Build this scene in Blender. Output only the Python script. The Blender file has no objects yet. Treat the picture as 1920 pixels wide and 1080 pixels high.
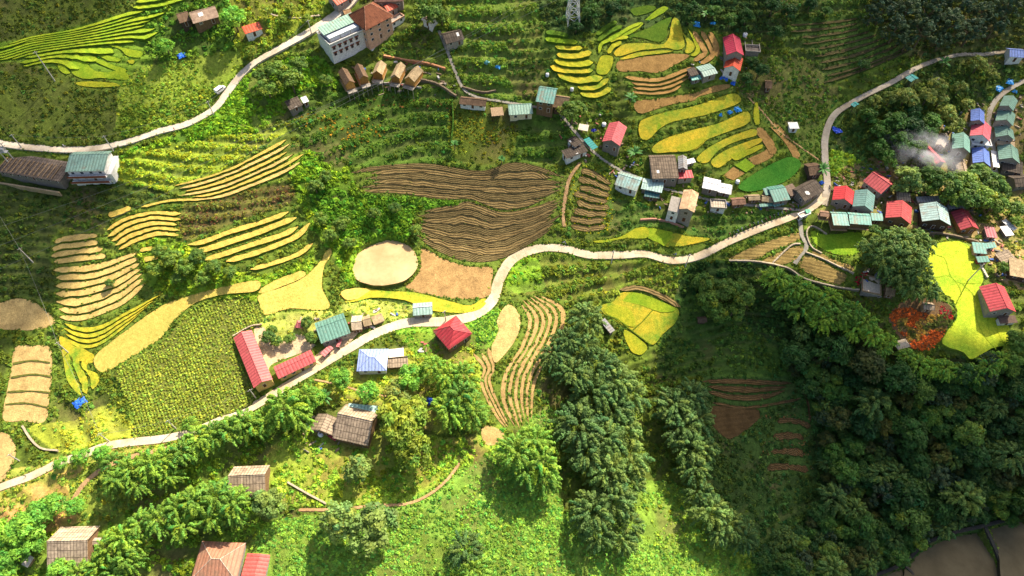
import bpy, bmesh, math, random
import numpy as np
from mathutils import Vector, Matrix
random.seed(7); RNG = np.random.default_rng(7)
SC = bpy.context.scene; COL = SC.collection
R = math.radians

# ---------------------------------------------------------------- camera, sky, sun, exposure
CAM_Z, TILT, FPX = 215.0, R(34), 1280.0
cam_d = bpy.data.cameras.new('camera'); cam = bpy.data.objects.new('camera', cam_d); COL.objects.link(cam)
cam.location = (0, 0, CAM_Z); cam.rotation_euler = (TILT, 0, 0)
cam_d.lens = 24.0; cam_d.sensor_width = 36.0; cam_d.clip_start = 1.0; cam_d.clip_end = 9000.0
SC.camera = cam
SUN_EL, SUN_AZ = R(46), math.atan2(0.60, 0.80)      # azimuth from +Y towards +X
SUN_DIR = Vector((math.sin(SUN_AZ)*math.cos(SUN_EL), math.cos(SUN_AZ)*math.cos(SUN_EL), math.sin(SUN_EL)))
w = bpy.data.worlds.new('World'); SC.world = w; w.use_nodes = True
nt = w.node_tree; nt.nodes.clear()
sky = nt.nodes.new('ShaderNodeTexSky'); sky.sky_type = 'NISHITA'; sky.sun_disc = False
sky.sun_elevation = SUN_EL; sky.sun_rotation = SUN_AZ; sky.air_density = 1.0; sky.dust_density = 4.0
bg = nt.nodes.new('ShaderNodeBackground'); bg.inputs[1].default_value = 0.10
out = nt.nodes.new('ShaderNodeOutputWorld'); nt.links.new(sky.outputs[0], bg.inputs[0]); nt.links.new(bg.outputs[0], out.inputs[0])
sd = bpy.data.lights.new('sun', 'SUN'); sd.energy = 5.0; sd.angle = R(0.5); sd.color = (1.0, 0.90, 0.72)
sun = bpy.data.objects.new('sun', sd); COL.objects.link(sun)
sun.rotation_euler = (-SUN_DIR).to_track_quat('-Z', 'Y').to_euler()
SC.view_settings.view_transform = 'Standard'; SC.view_settings.look = 'None'
SC.view_settings.exposure = 1.18; SC.view_settings.gamma = 1.0; SC.view_settings.use_curve_mapping = False
SC.cycles.transparent_max_bounces = 12; SC.cycles.max_bounces = 5; SC.cycles.diffuse_bounces = 2
SC.cycles.volume_step_rate = 2.0

# ---------------------------------------------------------------- projection helpers
CT, ST = math.cos(TILT), math.sin(TILT)
def raydir(u, v):
    u = np.asarray(u, float); v = np.asarray(v, float)
    x = (u-960)/FPX; y = -(v-540)/FPX
    return x, y*CT+ST, y*ST-CT
def at_z(u, v, z):
    dx, dy, dz = raydir(u, v); t = (CAM_Z-np.asarray(z, float))/(-dz)
    return dx*t, dy*t
def project(x, y, z):
    zz = z-CAM_Z
    cy = y*CT+zz*ST; cz = -y*ST+zz*CT
    return 960+FPX*x/(-cz), 540-FPX*cy/(-cz)

# ---------------------------------------------------------------- value noise
_tab = RNG.random((256, 256))
def vnoise(x, y, s, off=0.0):
    x = np.asarray(x)/s+off*17.3+1000; y = np.asarray(y)/s+off*9.1+1000
    xi = np.floor(x).astype(int); yi = np.floor(y).astype(int); fx = x-xi; fy = y-yi
    fx = fx*fx*(3-2*fx); fy = fy*fy*(3-2*fy); a = xi % 256; b = yi % 256; a1 = (a+1) % 256; b1 = (b+1) % 256
    return (_tab[a, b]*(1-fx)+_tab[a1, b]*fx)*(1-fy)+(_tab[a, b1]*(1-fx)+_tab[a1, b1]*fx)*fy
def fnoise(x, y, s, off=0.0):
    return (vnoise(x, y, s, off)+.5*vnoise(x, y, s/2, off+1)+.25*vnoise(x, y, s/4, off+2))/1.75

# ---------------------------------------------------------------- base terrain (thin plate spline)
CP = [(0,0,52),(480,0,50),(960,0,45),(1440,0,44),(1900,0,40),(0,140,38),(0,270,25),(250,240,27),(440,150,34),(680,80,38),
 (960,200,25),(1250,130,31),(1400,100,33),(1200,40,38),(1550,250,15),(1700,150,28),(1900,200,17),(100,450,8),(350,450,12),(600,300,22),(500,250,27),
 (850,350,11),(800,230,21),(1200,300,14),(1500,370,7),(1880,330,5),(720,490,0),(350,700,-2),(100,620,-3),(930,540,0),
 (1200,475,2),(1550,400,5),(620,680,-2),(850,620,0),(300,820,-4),(650,790,-6),(900,780,-7),(1200,600,-9),
 (1150,750,-20),(1300,850,-30),(1450,760,-27),(1400,600,-13),(1600,500,0),(1720,620,-5),(1830,560,0),(1820,660,-6),
 (1600,850,-33),(1850,1030,-42),(1900,800,-24),(1700,780,-24),(0,1080,-16),(400,1060,-13),(800,1000,-13),(1000,900,-14),
 (1050,1000,-20),(1250,1080,-34),(1500,1060,-40),(1000,700,-5),(-150,500,5),(2080,560,2),(2080,1000,-36),(-150,-100,70),(2050,-100,60),(960,-120,56),(-100,1180,-20),(2000,1180,-48)]
cu, cv, cz = [np.array([c[i] for c in CP], float) for i in range(3)]
cx, cy_ = at_z(cu, cv, cz)
def _k(r2): return r2*np.log(r2+1e-6)
_n = len(CP); A = np.zeros((_n+3, _n+3))
A[:_n, :_n] = _k((cx[:, None]-cx)**2+(cy_[:, None]-cy_)**2)+np.eye(_n)*60.0
A[:_n, _n] = 1; A[:_n, _n+1] = cx; A[:_n, _n+2] = cy_; A[_n:, :_n] = A[:_n, _n:].T
cf = np.linalg.solve(A, np.concatenate([cz, [0, 0, 0]]))
BX0, BX1, BY0, BY1, BS = -300.0, 300.0, 0.0, 430.0, 1.0
_gx = np.arange(BX0, BX1+.5, BS); _gy = np.arange(BY0, BY1+.5, BS)
_X, _Y = np.meshgrid(_gx, _gy, indexing='ij')
BASE = cf[_n]+cf[_n+1]*_X+cf[_n+2]*_Y
for i in range(_n): BASE += cf[i]*_k((_X-cx[i])**2+(_Y-cy_[i])**2)
def bilin(G, x, y, x0, y0, s):
    fx = np.clip((np.asarray(x, float)-x0)/s, 0, G.shape[0]-1.001); fy = np.clip((np.asarray(y, float)-y0)/s, 0, G.shape[1]-1.001)
    i = fx.astype(int); j = fy.astype(int); fx = fx-i; fy = fy-j
    return (G[i, j]*(1-fx)+G[i+1, j]*fx)*(1-fy)+(G[i, j+1]*(1-fx)+G[i+1, j+1]*fx)*fy
def base(x, y): return bilin(BASE, x, y, BX0, BY0, BS)
def hitz(u, v, fn, dz=0.0):
    hi = np.full(np.shape(u), 110.0); done = np.zeros(np.shape(u), bool); lo = hi.copy()
    for zi in np.arange(107.0, -75.0, -3.0):
        x, y = at_z(u, v, zi); hit = (fn(x, y)+dz >= zi) & ~done; lo = np.where(hit, zi, lo); hi = np.where(hit, zi+3.0, hi); done |= hit
    for _ in range(11):
        m = (lo+hi)/2; x, y = at_z(u, v, m); b = fn(x, y)+dz >= m; lo = np.where(b, m, lo); hi = np.where(b, hi, m)
    return (lo+hi)/2
def at(u, v, dz=0.0):
    u = np.asarray(u, float); v = np.asarray(v, float); z = hitz(u, v, base, dz); x, y = at_z(u, v, z); return x, y, z

# ---------------------------------------------------------------- raster maps in photo space
U0, V0, UW, VH = -120, -120, 2160, 1340
FID = np.zeros((VH, UW), np.int16); FZ = np.zeros((VH, UW), np.float32); NOVEG = np.zeros((VH, UW), bool)
ZON = np.zeros((VH, UW), np.int16)
def fillpoly(poly):
    p = np.array(poly, float); a0 = max(int(p[:, 0].min())-1-U0, 0); a1 = min(int(p[:, 0].max())+2-U0, UW)
    b0 = max(int(p[:, 1].min())-1-V0, 0); b1 = min(int(p[:, 1].max())+2-V0, VH)
    if a1 <= a0 or b1 <= b0: return None
    X, Y = np.meshgrid(np.arange(a0, a1)+U0+.5, np.arange(b0, b1)+V0+.5); ins = np.zeros(X.shape, bool)
    n = len(p)
    for i in range(n):
        x1, y1 = p[i]; x2, y2 = p[(i+1) % n]
        if y1 == y2: continue
        c = ((y1 > Y) != (y2 > Y)) & (X < (x2-x1)*(Y-y1)/(y2-y1)+x1); ins ^= c
    return (slice(b0, b1), slice(a0, a1)), ins
def look(arr, u, v):
    i = np.clip(np.round(np.asarray(v)-V0-.5).astype(int), 0, VH-1); j = np.clip(np.round(np.asarray(u)-U0-.5).astype(int), 0, UW-1)
    return arr[i, j]

# ---------------------------------------------------------------- object helpers
def link(o): COL.objects.link(o); return o
def tag(o, label=None, cat=None, group=None, kind=None):
    if label: o['label'] = label
    if cat: o['category'] = cat
    if group: o['group'] = group
    if kind: o['kind'] = kind
    return o
def meshnp(name, V, quads=None, tris=None, mats=(), midx=None, smooth=False, uv=None, col=None):
    me = bpy.data.meshes.new(name); V = np.asarray(V, np.float32)
    nq = 0 if quads is None else len(quads); ntr = 0 if tris is None else len(tris)
    me.vertices.add(len(V)); me.vertices.foreach_set('co', V.ravel())
    idx = []; 
    if nq: idx.append(np.asarray(quads, np.int32).ravel())
    if ntr: idx.append(np.asarray(tris, np.int32).ravel())
    idx = np.concatenate(idx); me.loops.add(len(idx)); me.loops.foreach_set('vertex_index', idx)
    st = np.concatenate([np.arange(nq)*4, nq*4+np.arange(ntr)*3]).astype(np.int32)
    me.polygons.add(nq+ntr); me.polygons.foreach_set('loop_start', st)
    for m in mats: me.materials.append(m)
    if midx is not None: me.polygons.foreach_set('material_index', np.asarray(midx, np.int32))
    me.polygons.foreach_set('use_smooth', np.full(nq+ntr, smooth))
    me.update(calc_edges=True)
    if uv is not None:
        l = me.uv_layers.new(name='UVMap'); l.data.foreach_set('uv', np.asarray(uv, np.float32)[idx].ravel())
    if col is not None:
        a = me.color_attributes.new('Col', 'FLOAT_COLOR', 'POINT')
        c = np.ones((len(V), 4), np.float32); c[:, :3] = col; a.data.foreach_set('color', c.ravel())
    return me
def mobj(name, me, parent=None):
    o = bpy.data.objects.new(name, me); link(o)
    if parent: o.parent = parent
    return o
def empty(name, loc, rz=0.0):
    o = bpy.data.objects.new(name, None); link(o); o.location = loc; o.rotation_euler = (0, 0, rz); o.empty_display_size = .3; return o
class MB:
    def __init__(s): s.v = []; s.f = []; s.m = []
    def add(s, vs, fs, m=0):
        k = len(s.v); s.v += [tuple(v) for v in vs]; s.f += [tuple(i+k for i in f) for f in fs]; s.m += [m]*len(fs); return s
    def box(s, x0, x1, y0, y1, z0, z1, m=0):
        return s.add([(x0,y0,z0),(x1,y0,z0),(x1,y1,z0),(x0,y1,z0),(x0,y0,z1),(x1,y0,z1),(x1,y1,z1),(x0,y1,z1)],
              [(0,3,2,1),(4,5,6,7),(0,1,5,4),(1,2,6,5),(2,3,7,6),(3,0,4,7)], m)
    def tube(s, pts, rad, n=6, m=0):
        pts = [Vector(p) for p in pts]; k = len(pts)
        if not hasattr(rad, '__len__'): rad = [rad]*k
        vs = []; fs = []
        for i, p in enumerate(pts):
            d = (pts[min(i+1, k-1)]-pts[max(i-1, 0)]).normalized()
            a = d.cross(Vector((0, 0, 1)) if abs(d.z) < .9 else Vector((1, 0, 0))).normalized(); b = d.cross(a)
            for j in range(n):
                t = 2*math.pi*j/n; vs.append(p+(a*math.cos(t)+b*math.sin(t))*rad[i])
        for i in range(k-1):
            for j in range(n): fs.append((i*n+j, i*n+(j+1) % n, (i+1)*n+(j+1) % n, (i+1)*n+j))
        fs.append(tuple(range(n))); fs.append(tuple((k-1)*n+j for j in range(n))[::-1])
        return s.add(vs, fs, m)
    def slab(s, quad, th, m=0):   # quad: four 3d points of the top; thickness downwards
        q = [Vector(p) for p in quad]; b = [p-Vector((0, 0, th)) for p in q]
        n = len(q); fs = [tuple(range(n)), tuple(range(2*n-1, n-1, -1))]+[(i, n+i, n+(i+1) % n, (i+1) % n) for i in range(n)]
        return s.add(q+b, fs, m)
    def build(s, name, mats, parent=None, smooth=False):
        me = bpy.data.meshes.new(name); me.from_pydata(s.v, [], s.f)
        if not isinstance(mats, (list, tuple)): mats = [mats]
        for m in mats: me.materials.append(m)
        me.polygons.foreach_set('material_index', s.m)
        bm = bmesh.new(); bm.from_mesh(me); bmesh.ops.recalc_face_normals(bm, faces=bm.faces); bm.to_mesh(me); bm.free()
        if smooth: me.polygons.foreach_set('use_smooth', [True]*len(me.polygons))
        return mobj(name, me, parent)

# ---------------------------------------------------------------- materials
class NT:
    def __init__(s, name):
        s.m = bpy.data.materials.new(name); s.m.use_nodes = True; s.t = s.m.node_tree; s.t.nodes.clear()
        s.o = s.t.nodes.new('ShaderNodeOutputMaterial')
    def n(s, typ, **kw):
        nd = s.t.nodes.new(typ)
        for k, v in kw.items():
            if k.startswith('i_'):
                key = k[2:]; nd.inputs[int(key) if key.isdigit() else key].default_value = v
            else: setattr(nd, k, v)
        return nd
    def l(s, a, b): s.t.links.new(a, b)
    def noise(s, vec, scale, detail=3, rough=.6):
        nd = s.n('ShaderNodeTexNoise'); nd.inputs['Scale'].default_value = scale; nd.inputs['Detail'].default_value = detail; nd.inputs['Roughness'].default_value = rough
        if vec: s.l(vec, nd.inputs['Vector'])
        return nd.outputs['Fac']
    def ramp(s, fac, a, b, p0=.3, p1=.7):
        r = s.n('ShaderNodeValToRGB'); e = r.color_ramp.elements; e[0].position = p0; e[1].position = p1
        e[0].color = (*a, 1) if len(a) == 3 else a; e[1].color = (*b, 1) if len(b) == 3 else b; s.l(fac, r.inputs[0]); return r.outputs[0]
    def mul(s, a, b, fac=1.0, mode='MULTIPLY'):
        x = s.n('ShaderNodeMix', data_type='RGBA', blend_type=mode)
        if hasattr(fac, 'links'): s.l(fac, x.inputs[0])
        else: x.inputs[0].default_value = fac
        for k, q in ((6, a), (7, b)):
            if hasattr(q, 'links'): s.l(q, x.inputs[k])
            else: x.inputs[k].default_value = (*q, 1)
        return x.outputs[2]
    def bsdf(s, col, rough=.8, spec=.2, bump=None, bs=.5, bd=.1, trans=0.0, metal=0.0):
        p = s.n('ShaderNodeBsdfPrincipled'); p.inputs['Roughness'].default_value = rough; p.inputs['Specular IOR Level'].default_value = spec; p.inputs['Metallic'].default_value = metal
        if hasattr(col, 'links'): s.l(col, p.inputs['Base Color'])
        else: p.inputs['Base Color'].default_value = (*col, 1)
        if bump:
            b = s.n('ShaderNodeBump'); b.inputs['Strength'].default_value = bs; b.inputs['Distance'].default_value = bd; s.l(bump, b.inputs['Height']); s.l(b.outputs[0], p.inputs['Normal'])
        r = p.outputs[0]
        if trans > 0:
            t = s.n('ShaderNodeBsdfTranslucent')
            if hasattr(col, 'links'): s.l(col, t.inputs[0])
            else: t.inputs[0].default_value = (*col, 1)
            mx = s.n('ShaderNodeMixShader'); mx.inputs[0].default_value = trans; s.l(r, mx.inputs[1]); s.l(t.outputs[0], mx.inputs[2]); r = mx.outputs[0]
        s.l(r, s.o.inputs[0]); return s.m
def co(t, which='Object'): return t.n('ShaderNodeTexCoord').outputs[which]
def sepx(t, vec, i):
    sp = t.n('ShaderNodeSeparateXYZ'); t.l(vec, sp.inputs[0]); return sp.outputs[i]
def wave(t, vec, scale, direction='X', dist=0.0):
    wv = t.n('ShaderNodeTexWave', bands_direction=direction); wv.inputs['Scale'].default_value = scale; wv.inputs['Distortion'].default_value = dist
    t.l(vec, wv.inputs['Vector']); return wv.outputs['Fac']
_mc = {}
def cached(fn):
    def g(*a):
        k = (fn.__name__,)+a
        if k not in _mc: _mc[k] = fn(*a)
        return _mc[k]
    return g
def sc(c, k): return tuple(min(x*k, .95) for x in c)
@cached
def plain(c, rough=.7):
    t = NT('painted_surface'); v = co(t); return t.bsdf(t.mul(c, t.ramp(t.noise(v, 1.5), (.7,)*3, (1.12,)*3)), rough)
@cached
def metal_roof(c, rust=.25):
    t = NT('corrugated_roof'); v = co(t); a = wave(t, v, .27, 'X', .3); n = t.noise(v, .35, 5, .7)
    c1 = t.mul(c, t.ramp(a, (.62,)*3, (1.08,)*3, .0, .3)); c1 = t.mul(c1, t.ramp(t.noise(v, 3, 4), (.8,)*3, (1.12,)*3))
    c1 = t.mul(c1, t.ramp(t.noise(v, .9, 6, .8), (.66, .62, .58), (1.12,)*3, .3, .55)); c2 = t.mul(c1, (.26, .17, .11), t.ramp(n, (0, 0, 0), (1, 1, 1), .60-rust*.32, .74), 'MIX')
    return t.bsdf(t.mul(c2, (.84,)*3), .5, .22, a, .6, .08)
@cached
def panel_roof(c):
    t = NT('cement_sheet_roof'); v = co(t); b = t.n('ShaderNodeTexBrick'); t.l(v, b.inputs[0]); b.offset = 0.0
    b.inputs['Color1'].default_value = (*c, 1); b.inputs['Color2'].default_value = (*sc(c, .72), 1); b.inputs['Mortar'].default_value = (*sc(c, .28), 1)
    b.inputs['Scale'].default_value = 1.0; b.inputs['Mortar Size'].default_value = .09; b.inputs['Brick Width'].default_value = 1.0; b.inputs['Row Height'].default_value = 1.9
    n = t.noise(v, .8, 5, .7); cc = t.mul(b.outputs[0], t.ramp(n, (.55, .52, .5), (1.35, 1.3, 1.2), .3, .7))
    return t.bsdf(cc, .8, .15, t.noise(v, 5, 3), .5, .1)
@cached
def thatch(c):
    t = NT('thatch'); v = co(t); m = t.n('ShaderNodeMapping'); m.inputs['Scale'].default_value = (3.5, .8, .8); t.l(v, m.inputs[0])
    n = t.noise(m.outputs[0], 1.6, 5, .7); n2 = t.noise(v, .5, 3)
    return t.bsdf(t.mul(t.ramp(n, sc(c, .5), sc(c, 1.35), .3, .7), t.ramp(n2, (.65,)*3, (1.15,)*3)), .95, .05, n, .9, .2)
@cached
def planks(c):
    t = NT('planks'); v = co(t); a = wave(t, v, .9, 'X'); 
    return t.bsdf(t.mul(t.mul(c, t.ramp(a, (.5,)*3, (1.05,)*3, 0, .2)), t.ramp(t.noise(v, 2, 4), (.6,)*3, (1.2,)*3)), .85, .1, a, .4, .05)
@cached
def tile_roof(c):
    t = NT('tile_roof'); v = co(t); a = wave(t, v, .8, 'X'); b = wave(t, v, .8, 'Y')
    return t.bsdf(t.mul(t.mul(t.mul(c, t.ramp(a, (.6,)*3, (1.1,)*3, 0, .4)), t.ramp(b, (.7,)*3, (1.05,)*3, 0, .4)), t.ramp(t.noise(v, .6, 5, .7), (.55, .5, .5), (1.3,)*3, .3, .7)), .8, .15, a, .6, .1)
@cached
def soil(c, rowk=0.0, rough=1):
    t = NT('soil'); v = co(t); c1 = t.mul(c, t.ramp(t.noise(v, .25, 6, .75), (.62, .58, .55), (1.3, 1.27, 1.2), .3, .7)); c1 = t.mul(c1, t.ramp(t.noise(v, 2.2, 4, .8), (.6,)*3, (1.3,)*3, .3, .7))
    h = t.noise(v, 2.0, 5, .8)
    if rowk:
        uv = co(t, 'UV'); r = wave(t, uv, rowk, 'Y', 1.5); c1 = t.mul(c1, t.ramp(r, (.78, .76, .7), (1.1,)*3, .1, .6)); h = r
    return t.bsdf(c1, .95, .05, h, .8, .3)
@cached
def rice(c, var=.3):
    t = NT('rice'); v = co(t); c1 = t.mul(c, t.ramp(t.noise(v, .10, 6, .75), (1-var*1.3, 1-var*.5, .75), (1.18, 1.1, 1.0), .35, .65))
    c1 = t.mul(c1, t.ramp(t.noise(v, .9, 4, .8), (.66, .74, .6), (1.26, 1.2, 1.15), .3, .7)); n = t.noise(v, 3.5, 3, .8)
    c1 = t.mul(c1, t.ramp(n, (.68, .74, .6), (1.2,)*3, .35, .65))
    return t.bsdf(c1, .9, .08, n, .8, .35, .15)
@cached
def bankm(c):
    t = NT('grassy_bank'); v = co(t); n = t.noise(v, 1.2, 5, .8)
    return t.bsdf(t.mul(c, t.ramp(n, (.45,)*3, (1.7, 1.6, 1.2), .3, .7)), .95, .05, n, 1, .4)
@cached
def water(c):
    t = NT('muddy_water'); v = co(t); c1 = t.mul(c, t.ramp(t.noise(v, .09, 5, .7), (.74, .72, .68), (1.1,)*3, .35, .65)); return t.bsdf(c1, .7, .06, t.noise(v, .8, 3), .08, .05)
def vcol(name, n1=1.0, n2=4.0, trans=0.0, lo=.62, hi=1.38, bump=True):
    t = NT(name); a = t.n('ShaderNodeAttribute', attribute_name='Col'); v = co(t)
    c = t.mul(a.outputs['Color'], t.ramp(t.noise(v, n1, 5, .75), (lo,)*3, (hi, hi, hi*.95), .3, .7)); n = t.noise(v, n2, 4, .8)
    c = t.mul(c, t.ramp(n, (.7,)*3, (1.28,)*3, .3, .7))
    return t.bsdf(c, .92, .08, n if bump else None, .9, .35, trans)
@cached
def leafm(c, var=.35):
    t = NT('leaves'); a = t.n('ShaderNodeAttribute', attribute_name='Col'); oi = t.n('ShaderNodeObjectInfo')
    c1 = t.mul(a.outputs['Color'], c); c1 = t.mul(c1, t.ramp(oi.outputs['Random'], (1-var, 1-var*.8, .8), (1+var, 1+var*.6, 1.0), 0, 1))
    return t.bsdf(c1, .6, .25, None, 0, 0, .38)
@cached
def bark(c):
    t = NT('bark'); v = co(t); n = t.noise(v, 3, 4); return t.bsdf(t.mul(c, t.ramp(n, (.6,)*3, (1.3,)*3)), .9, .1, n, .8, .1)
@cached
def stone(c):
    t = NT('rough_stone'); v = co(t); n = t.noise(v, 1.6, 6, .8); return t.bsdf(t.mul(t.mul(c, t.ramp(n, (.6,)*3, (1.25,)*3, .3, .7)), t.ramp(t.noise(v, .15, 4), (.75,)*3, (1.1,)*3)), .9, .1, n, .5, .1)
@cached
def glass(c=(.03, .04, .05)):
    t = NT('window_glass'); return t.bsdf(c, .12, .6)

# ---------------------------------------------------------------- curve helpers (photo space)
def catmull(pts, M, closed=False):
    p = np.array(pts, float); n = len(p)
    if n == 2 and not closed: 
        t = np.linspace(0, 1, M)[:, None]; return p[0]*(1-t)+p[1]*t
    if closed: q = np.vstack([p[-1], p, p[0], p[1]]); segs = n
    else: q = np.vstack([2*p[0]-p[1], p, 2*p[-1]-p[-2]]); segs = n-1
    out = []
    for i in range(segs):
        a, b, c, d = q[i:i+4]; t = np.linspace(0, 1, 16, endpoint=False)[:, None]
        out.append(.5*((2*b)+(-a+c)*t+(2*a-5*b+4*c-d)*t*t+(-a+3*b-3*c+d)*t**3))
    out = np.vstack(out+([] if closed else [p[-1:]]))
    if closed: out = np.vstack([out, out[:1]])
    L = np.concatenate([[0], np.cumsum(np.linalg.norm(np.diff(out, axis=0), axis=1))])
    s = np.linspace(0, L[-1], M+(1 if closed else 0)); r = np.stack([np.interp(s, L, out[:, k]) for k in (0, 1)], 1)
    return r[:-1] if closed else r
_fid = [0]; STRIPS = set()
def lay(poly, zfun_or_vals, fid, grow=0):
    r = fillpoly(poly)
    if r is None: return
    sl, ins = r; FID[sl][ins] = fid; FZ[sl][ins] = zfun_or_vals if np.isscalar(zfun_or_vals) else zfun_or_vals[:ins.sum()]
GREEN_BANK = (.07, .13, .016)
class Field:
    """one terraced field: every bed a raised strip of the same mesh"""
    def __init__(s, name, label, mat, crop=.35, bank=GREEN_BANK, kind='stuff', tilt=.25, inset=0.0):
        s.tilt = tilt; s.inset = inset
        _fid[0] += 1; s.id = _fid[0]; s.name = name; s.label = label; s.mats = [mat]; s.bank = bankm(bank); s.V = []; s.Q = []; s.T = []; s.mq = []; s.mt = []; s.uv = []; s.n = 0; s.crop = crop; s.kind = kind
    def mi(s, mat):
        if mat is None: return 0
        if mat not in s.mats: s.mats.append(mat)
        return s.mats.index(mat)
    def strip(s, top, bot, M=None, mat=None, zoff=0.0):
        """strip between two photo-space curves (M,2)"""
        top = np.asarray(top); bot = np.asarray(bot); M = len(top); mi = s.mi(mat)
        mid = (top+bot)/2; x, y, zc = at(mid[:, 0], mid[:, 1]); 
        k = np.ones(5)/5; zp = np.pad(zc, 2, mode='edge'); zc = np.convolve(zp, k, 'valid')+zoff
        h = s.crop; rows = []
        for t in (0, .02, .25, .5, .75, .98, 1.0):
            p = top*(1-t)+bot*t; z = zc+h*(1.0 if 0 < t < 1 else .62)
            if s.tilt: z = z+s.tilt*(np.convolve(np.pad(at(p[:, 0], p[:, 1])[2], 2, mode='edge'), k, 'valid')-(zc-zoff))
            xx, yy = at_z(p[:, 0], p[:, 1], z); rows.append(np.stack([xx, yy, z+(.06*np.sin(xx*1.7+yy) if h > .2 else 0)], 1))
        lo0 = rows[0].copy(); lo0[:, 2] -= .9; lo1 = rows[-1].copy(); lo1[:, 2] -= 1.6
        lo1[:, 1] -= .35
        rows = [lo0]+rows+[lo1]; nr = len(rows)
        V = np.stack(rows, 1).reshape(-1, 3); L = np.concatenate([[0], np.cumsum(np.linalg.norm(np.diff(rows[4][:, :2], axis=0), axis=1))])
        wv = np.linalg.norm(rows[-2]-rows[1], axis=1)
        uv = np.stack([np.repeat(L, nr), (np.linspace(0, 1, nr)[None]*wv[:, None]).ravel()], 1)
        b = s.n
        for i in range(M-1):
            for j in range(nr-1):
                s.Q.append((b+i*nr+j, b+i*nr+j+1, b+(i+1)*nr+j+1, b+(i+1)*nr+j)); s.mq.append(-1 if j in (0, nr-2) else mi)
        for e in (0, M-1):
            for j in range(1, nr-2):   # end skirts
                pass
        s.V.append(V); s.uv.append(uv); s.n += len(V)
        g = np.array([0, .8]); n_ = (bot-top); n_ = n_/np.maximum(np.linalg.norm(n_, axis=1, keepdims=True), 1)
        T2 = top-n_*.8; B2 = bot+n_*.8
        zT, zB = (rows[1][:, 2]-h*.62-.12, rows[-2][:, 2]-h*.62-.12); md = (T2+B2)/2
        STRIPS.add(s.id)
        for i in range(M-1): lay([T2[i], T2[i+1], md[i+1], md[i]], float(zT[i]*.75+zB[i]*.25), s.id); lay([md[i], md[i+1], B2[i+1], B2[i]], float(zT[i]*.25+zB[i]*.75)-.05*0, s.id)
        return s
    def ribbon(s, pts, wpx, M=36, mat=None, taper=True):
        c = catmull(pts, M); d = np.gradient(c, axis=0); n_ = np.stack([-d[:, 1], d[:, 0]], 1); n_ /= np.linalg.norm(n_, axis=1, keepdims=True)
        t = np.linspace(0, 1, M); ww = wpx*(np.minimum(1, np.minimum(t, 1-t)*10+.15) if taper else np.ones(M)); ww = ww*(.88+.3*vnoise(c[:, 0], c[:, 1], 17, 3))
        return s.strip(c-n_*ww[:, None]/2, c+n_*ww[:, None]/2, mat=mat)
    def guides(s, gs, n, f0=.08, f1=.80, M=44, jit=.5, mat=None, ends=.12, skip=()):
        G = np.array([catmull(g, M) for g in gs]); m = len(G)-1
        def cur(q):
            q = np.clip(q+np.zeros(M), 0, m); i = np.minimum(np.floor(q).astype(int), m-1); f = (q-i)[:, None]; a = np.arange(M); return G[i, a]*(1-f)+G[i+1, a]*f
        for k in range(n):
            if k in skip: continue
            wob, wob2 = [jit*1.1*(fnoise(np.arange(M)*1.0, np.full(M, q_*5.0), 11, s.id)-.5)+jit*.22*(vnoise(np.arange(M)*1.0, np.full(M, q_*7.0), 2.5, s.id+9)-.5) if 0 < q_ < n else np.zeros(M) for q_ in (k, k+1)]
            a = cur((k+f0+wob)/n*m); b = cur((k+f1+wob2)/n*m); b = a+(b-a)*np.where(np.sum((b-a)*(cur((k+f1)/n*m)-cur((k+f0)/n*m)), axis=1) > 0, 1, .1)[:, None]
            e0 = int(RNG.random()*ends*M); e1 = M-int(RNG.random()*ends*M); a = a[e0:e1]; b = b[e0:e1]; MM = len(a)
            t = np.linspace(0, 1, MM); tp = np.minimum(1, np.minimum(t, 1-t)*12+.1)[:, None]; c = (a+b)/2; a = c+(a-c)*tp; b = c+(b-c)*tp
            gap = np.linalg.norm(b-a, axis=1)
            if gap.mean() < .8: continue
            s.strip(a, b, mat=(mat[k % len(mat)] if isinstance(mat, (list, tuple)) else mat))
        return s
    def poly(s, pts, M=70, jag=.8, mat=None, level=None, zoff=0.0, smooth=True):
        p = catmull(pts, M, True) if smooth else np.array(pts, float); M = len(p); mi = s.mi(mat)
        p = p+(np.stack([vnoise(p[:, 0], p[:, 1], 6, 1), vnoise(p[:, 0], p[:, 1], 6, 2)], 1)-.5)*2*jag
        if s.inset:
            gr = np.roll(p, -1, 0)-np.roll(p, 1, 0); ar = np.sum(p[:, 0]*np.roll(p[:, 1], -1)-np.roll(p[:, 0], -1)*p[:, 1]); nn_ = np.stack([gr[:, 1], -gr[:, 0]], 1)*(1 if ar > 0 else -1); p = p-s.inset*nn_/np.maximum(np.linalg.norm(nn_, axis=1, keepdims=True), 1e-6)
        x, y, z = at(p[:, 0], p[:, 1]); A_ = np.stack([x, y, np.ones(M)], 1); cfp, *_ = np.linalg.lstsq(A_, z, rcond=None)
        if level is not None: cfp = np.array([cfp[0]*level, cfp[1]*level, z.mean()-(cfp[0]*x.mean()+cfp[1]*y.mean())*level])
        def hit(u, v, dz):
            dx, dy, dzz = raydir(u, v); t = (CAM_Z-cfp[2]-dz)/(cfp[0]*dx+cfp[1]*dy-dzz); return dx*t, dy*t, CAM_Z+dzz*t
        X, Y, Z = hit(p[:, 0], p[:, 1], s.crop+zoff); top = np.stack([X, Y, Z], 1); c = top.mean(0); lo = top+(top-c)*.004; lo[:, 2] -= 1.5
        b = s.n; s.V += [top, lo]; s.uv += [top[:, :2], lo[:, :2]]; s.n += 2*M
        from mathutils.geometry import tessellate_polygon
        for t in tessellate_polygon([[Vector((q[0], q[1], 0)) for q in top]]):
            s.T.append(tuple(b+i for i in t)); s.mt.append(mi)
        for i in range(M): s.Q.append((b+i, b+M+i, b+M+(i+1) % M, b+(i+1) % M)); s.mq.append(-1)
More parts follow.
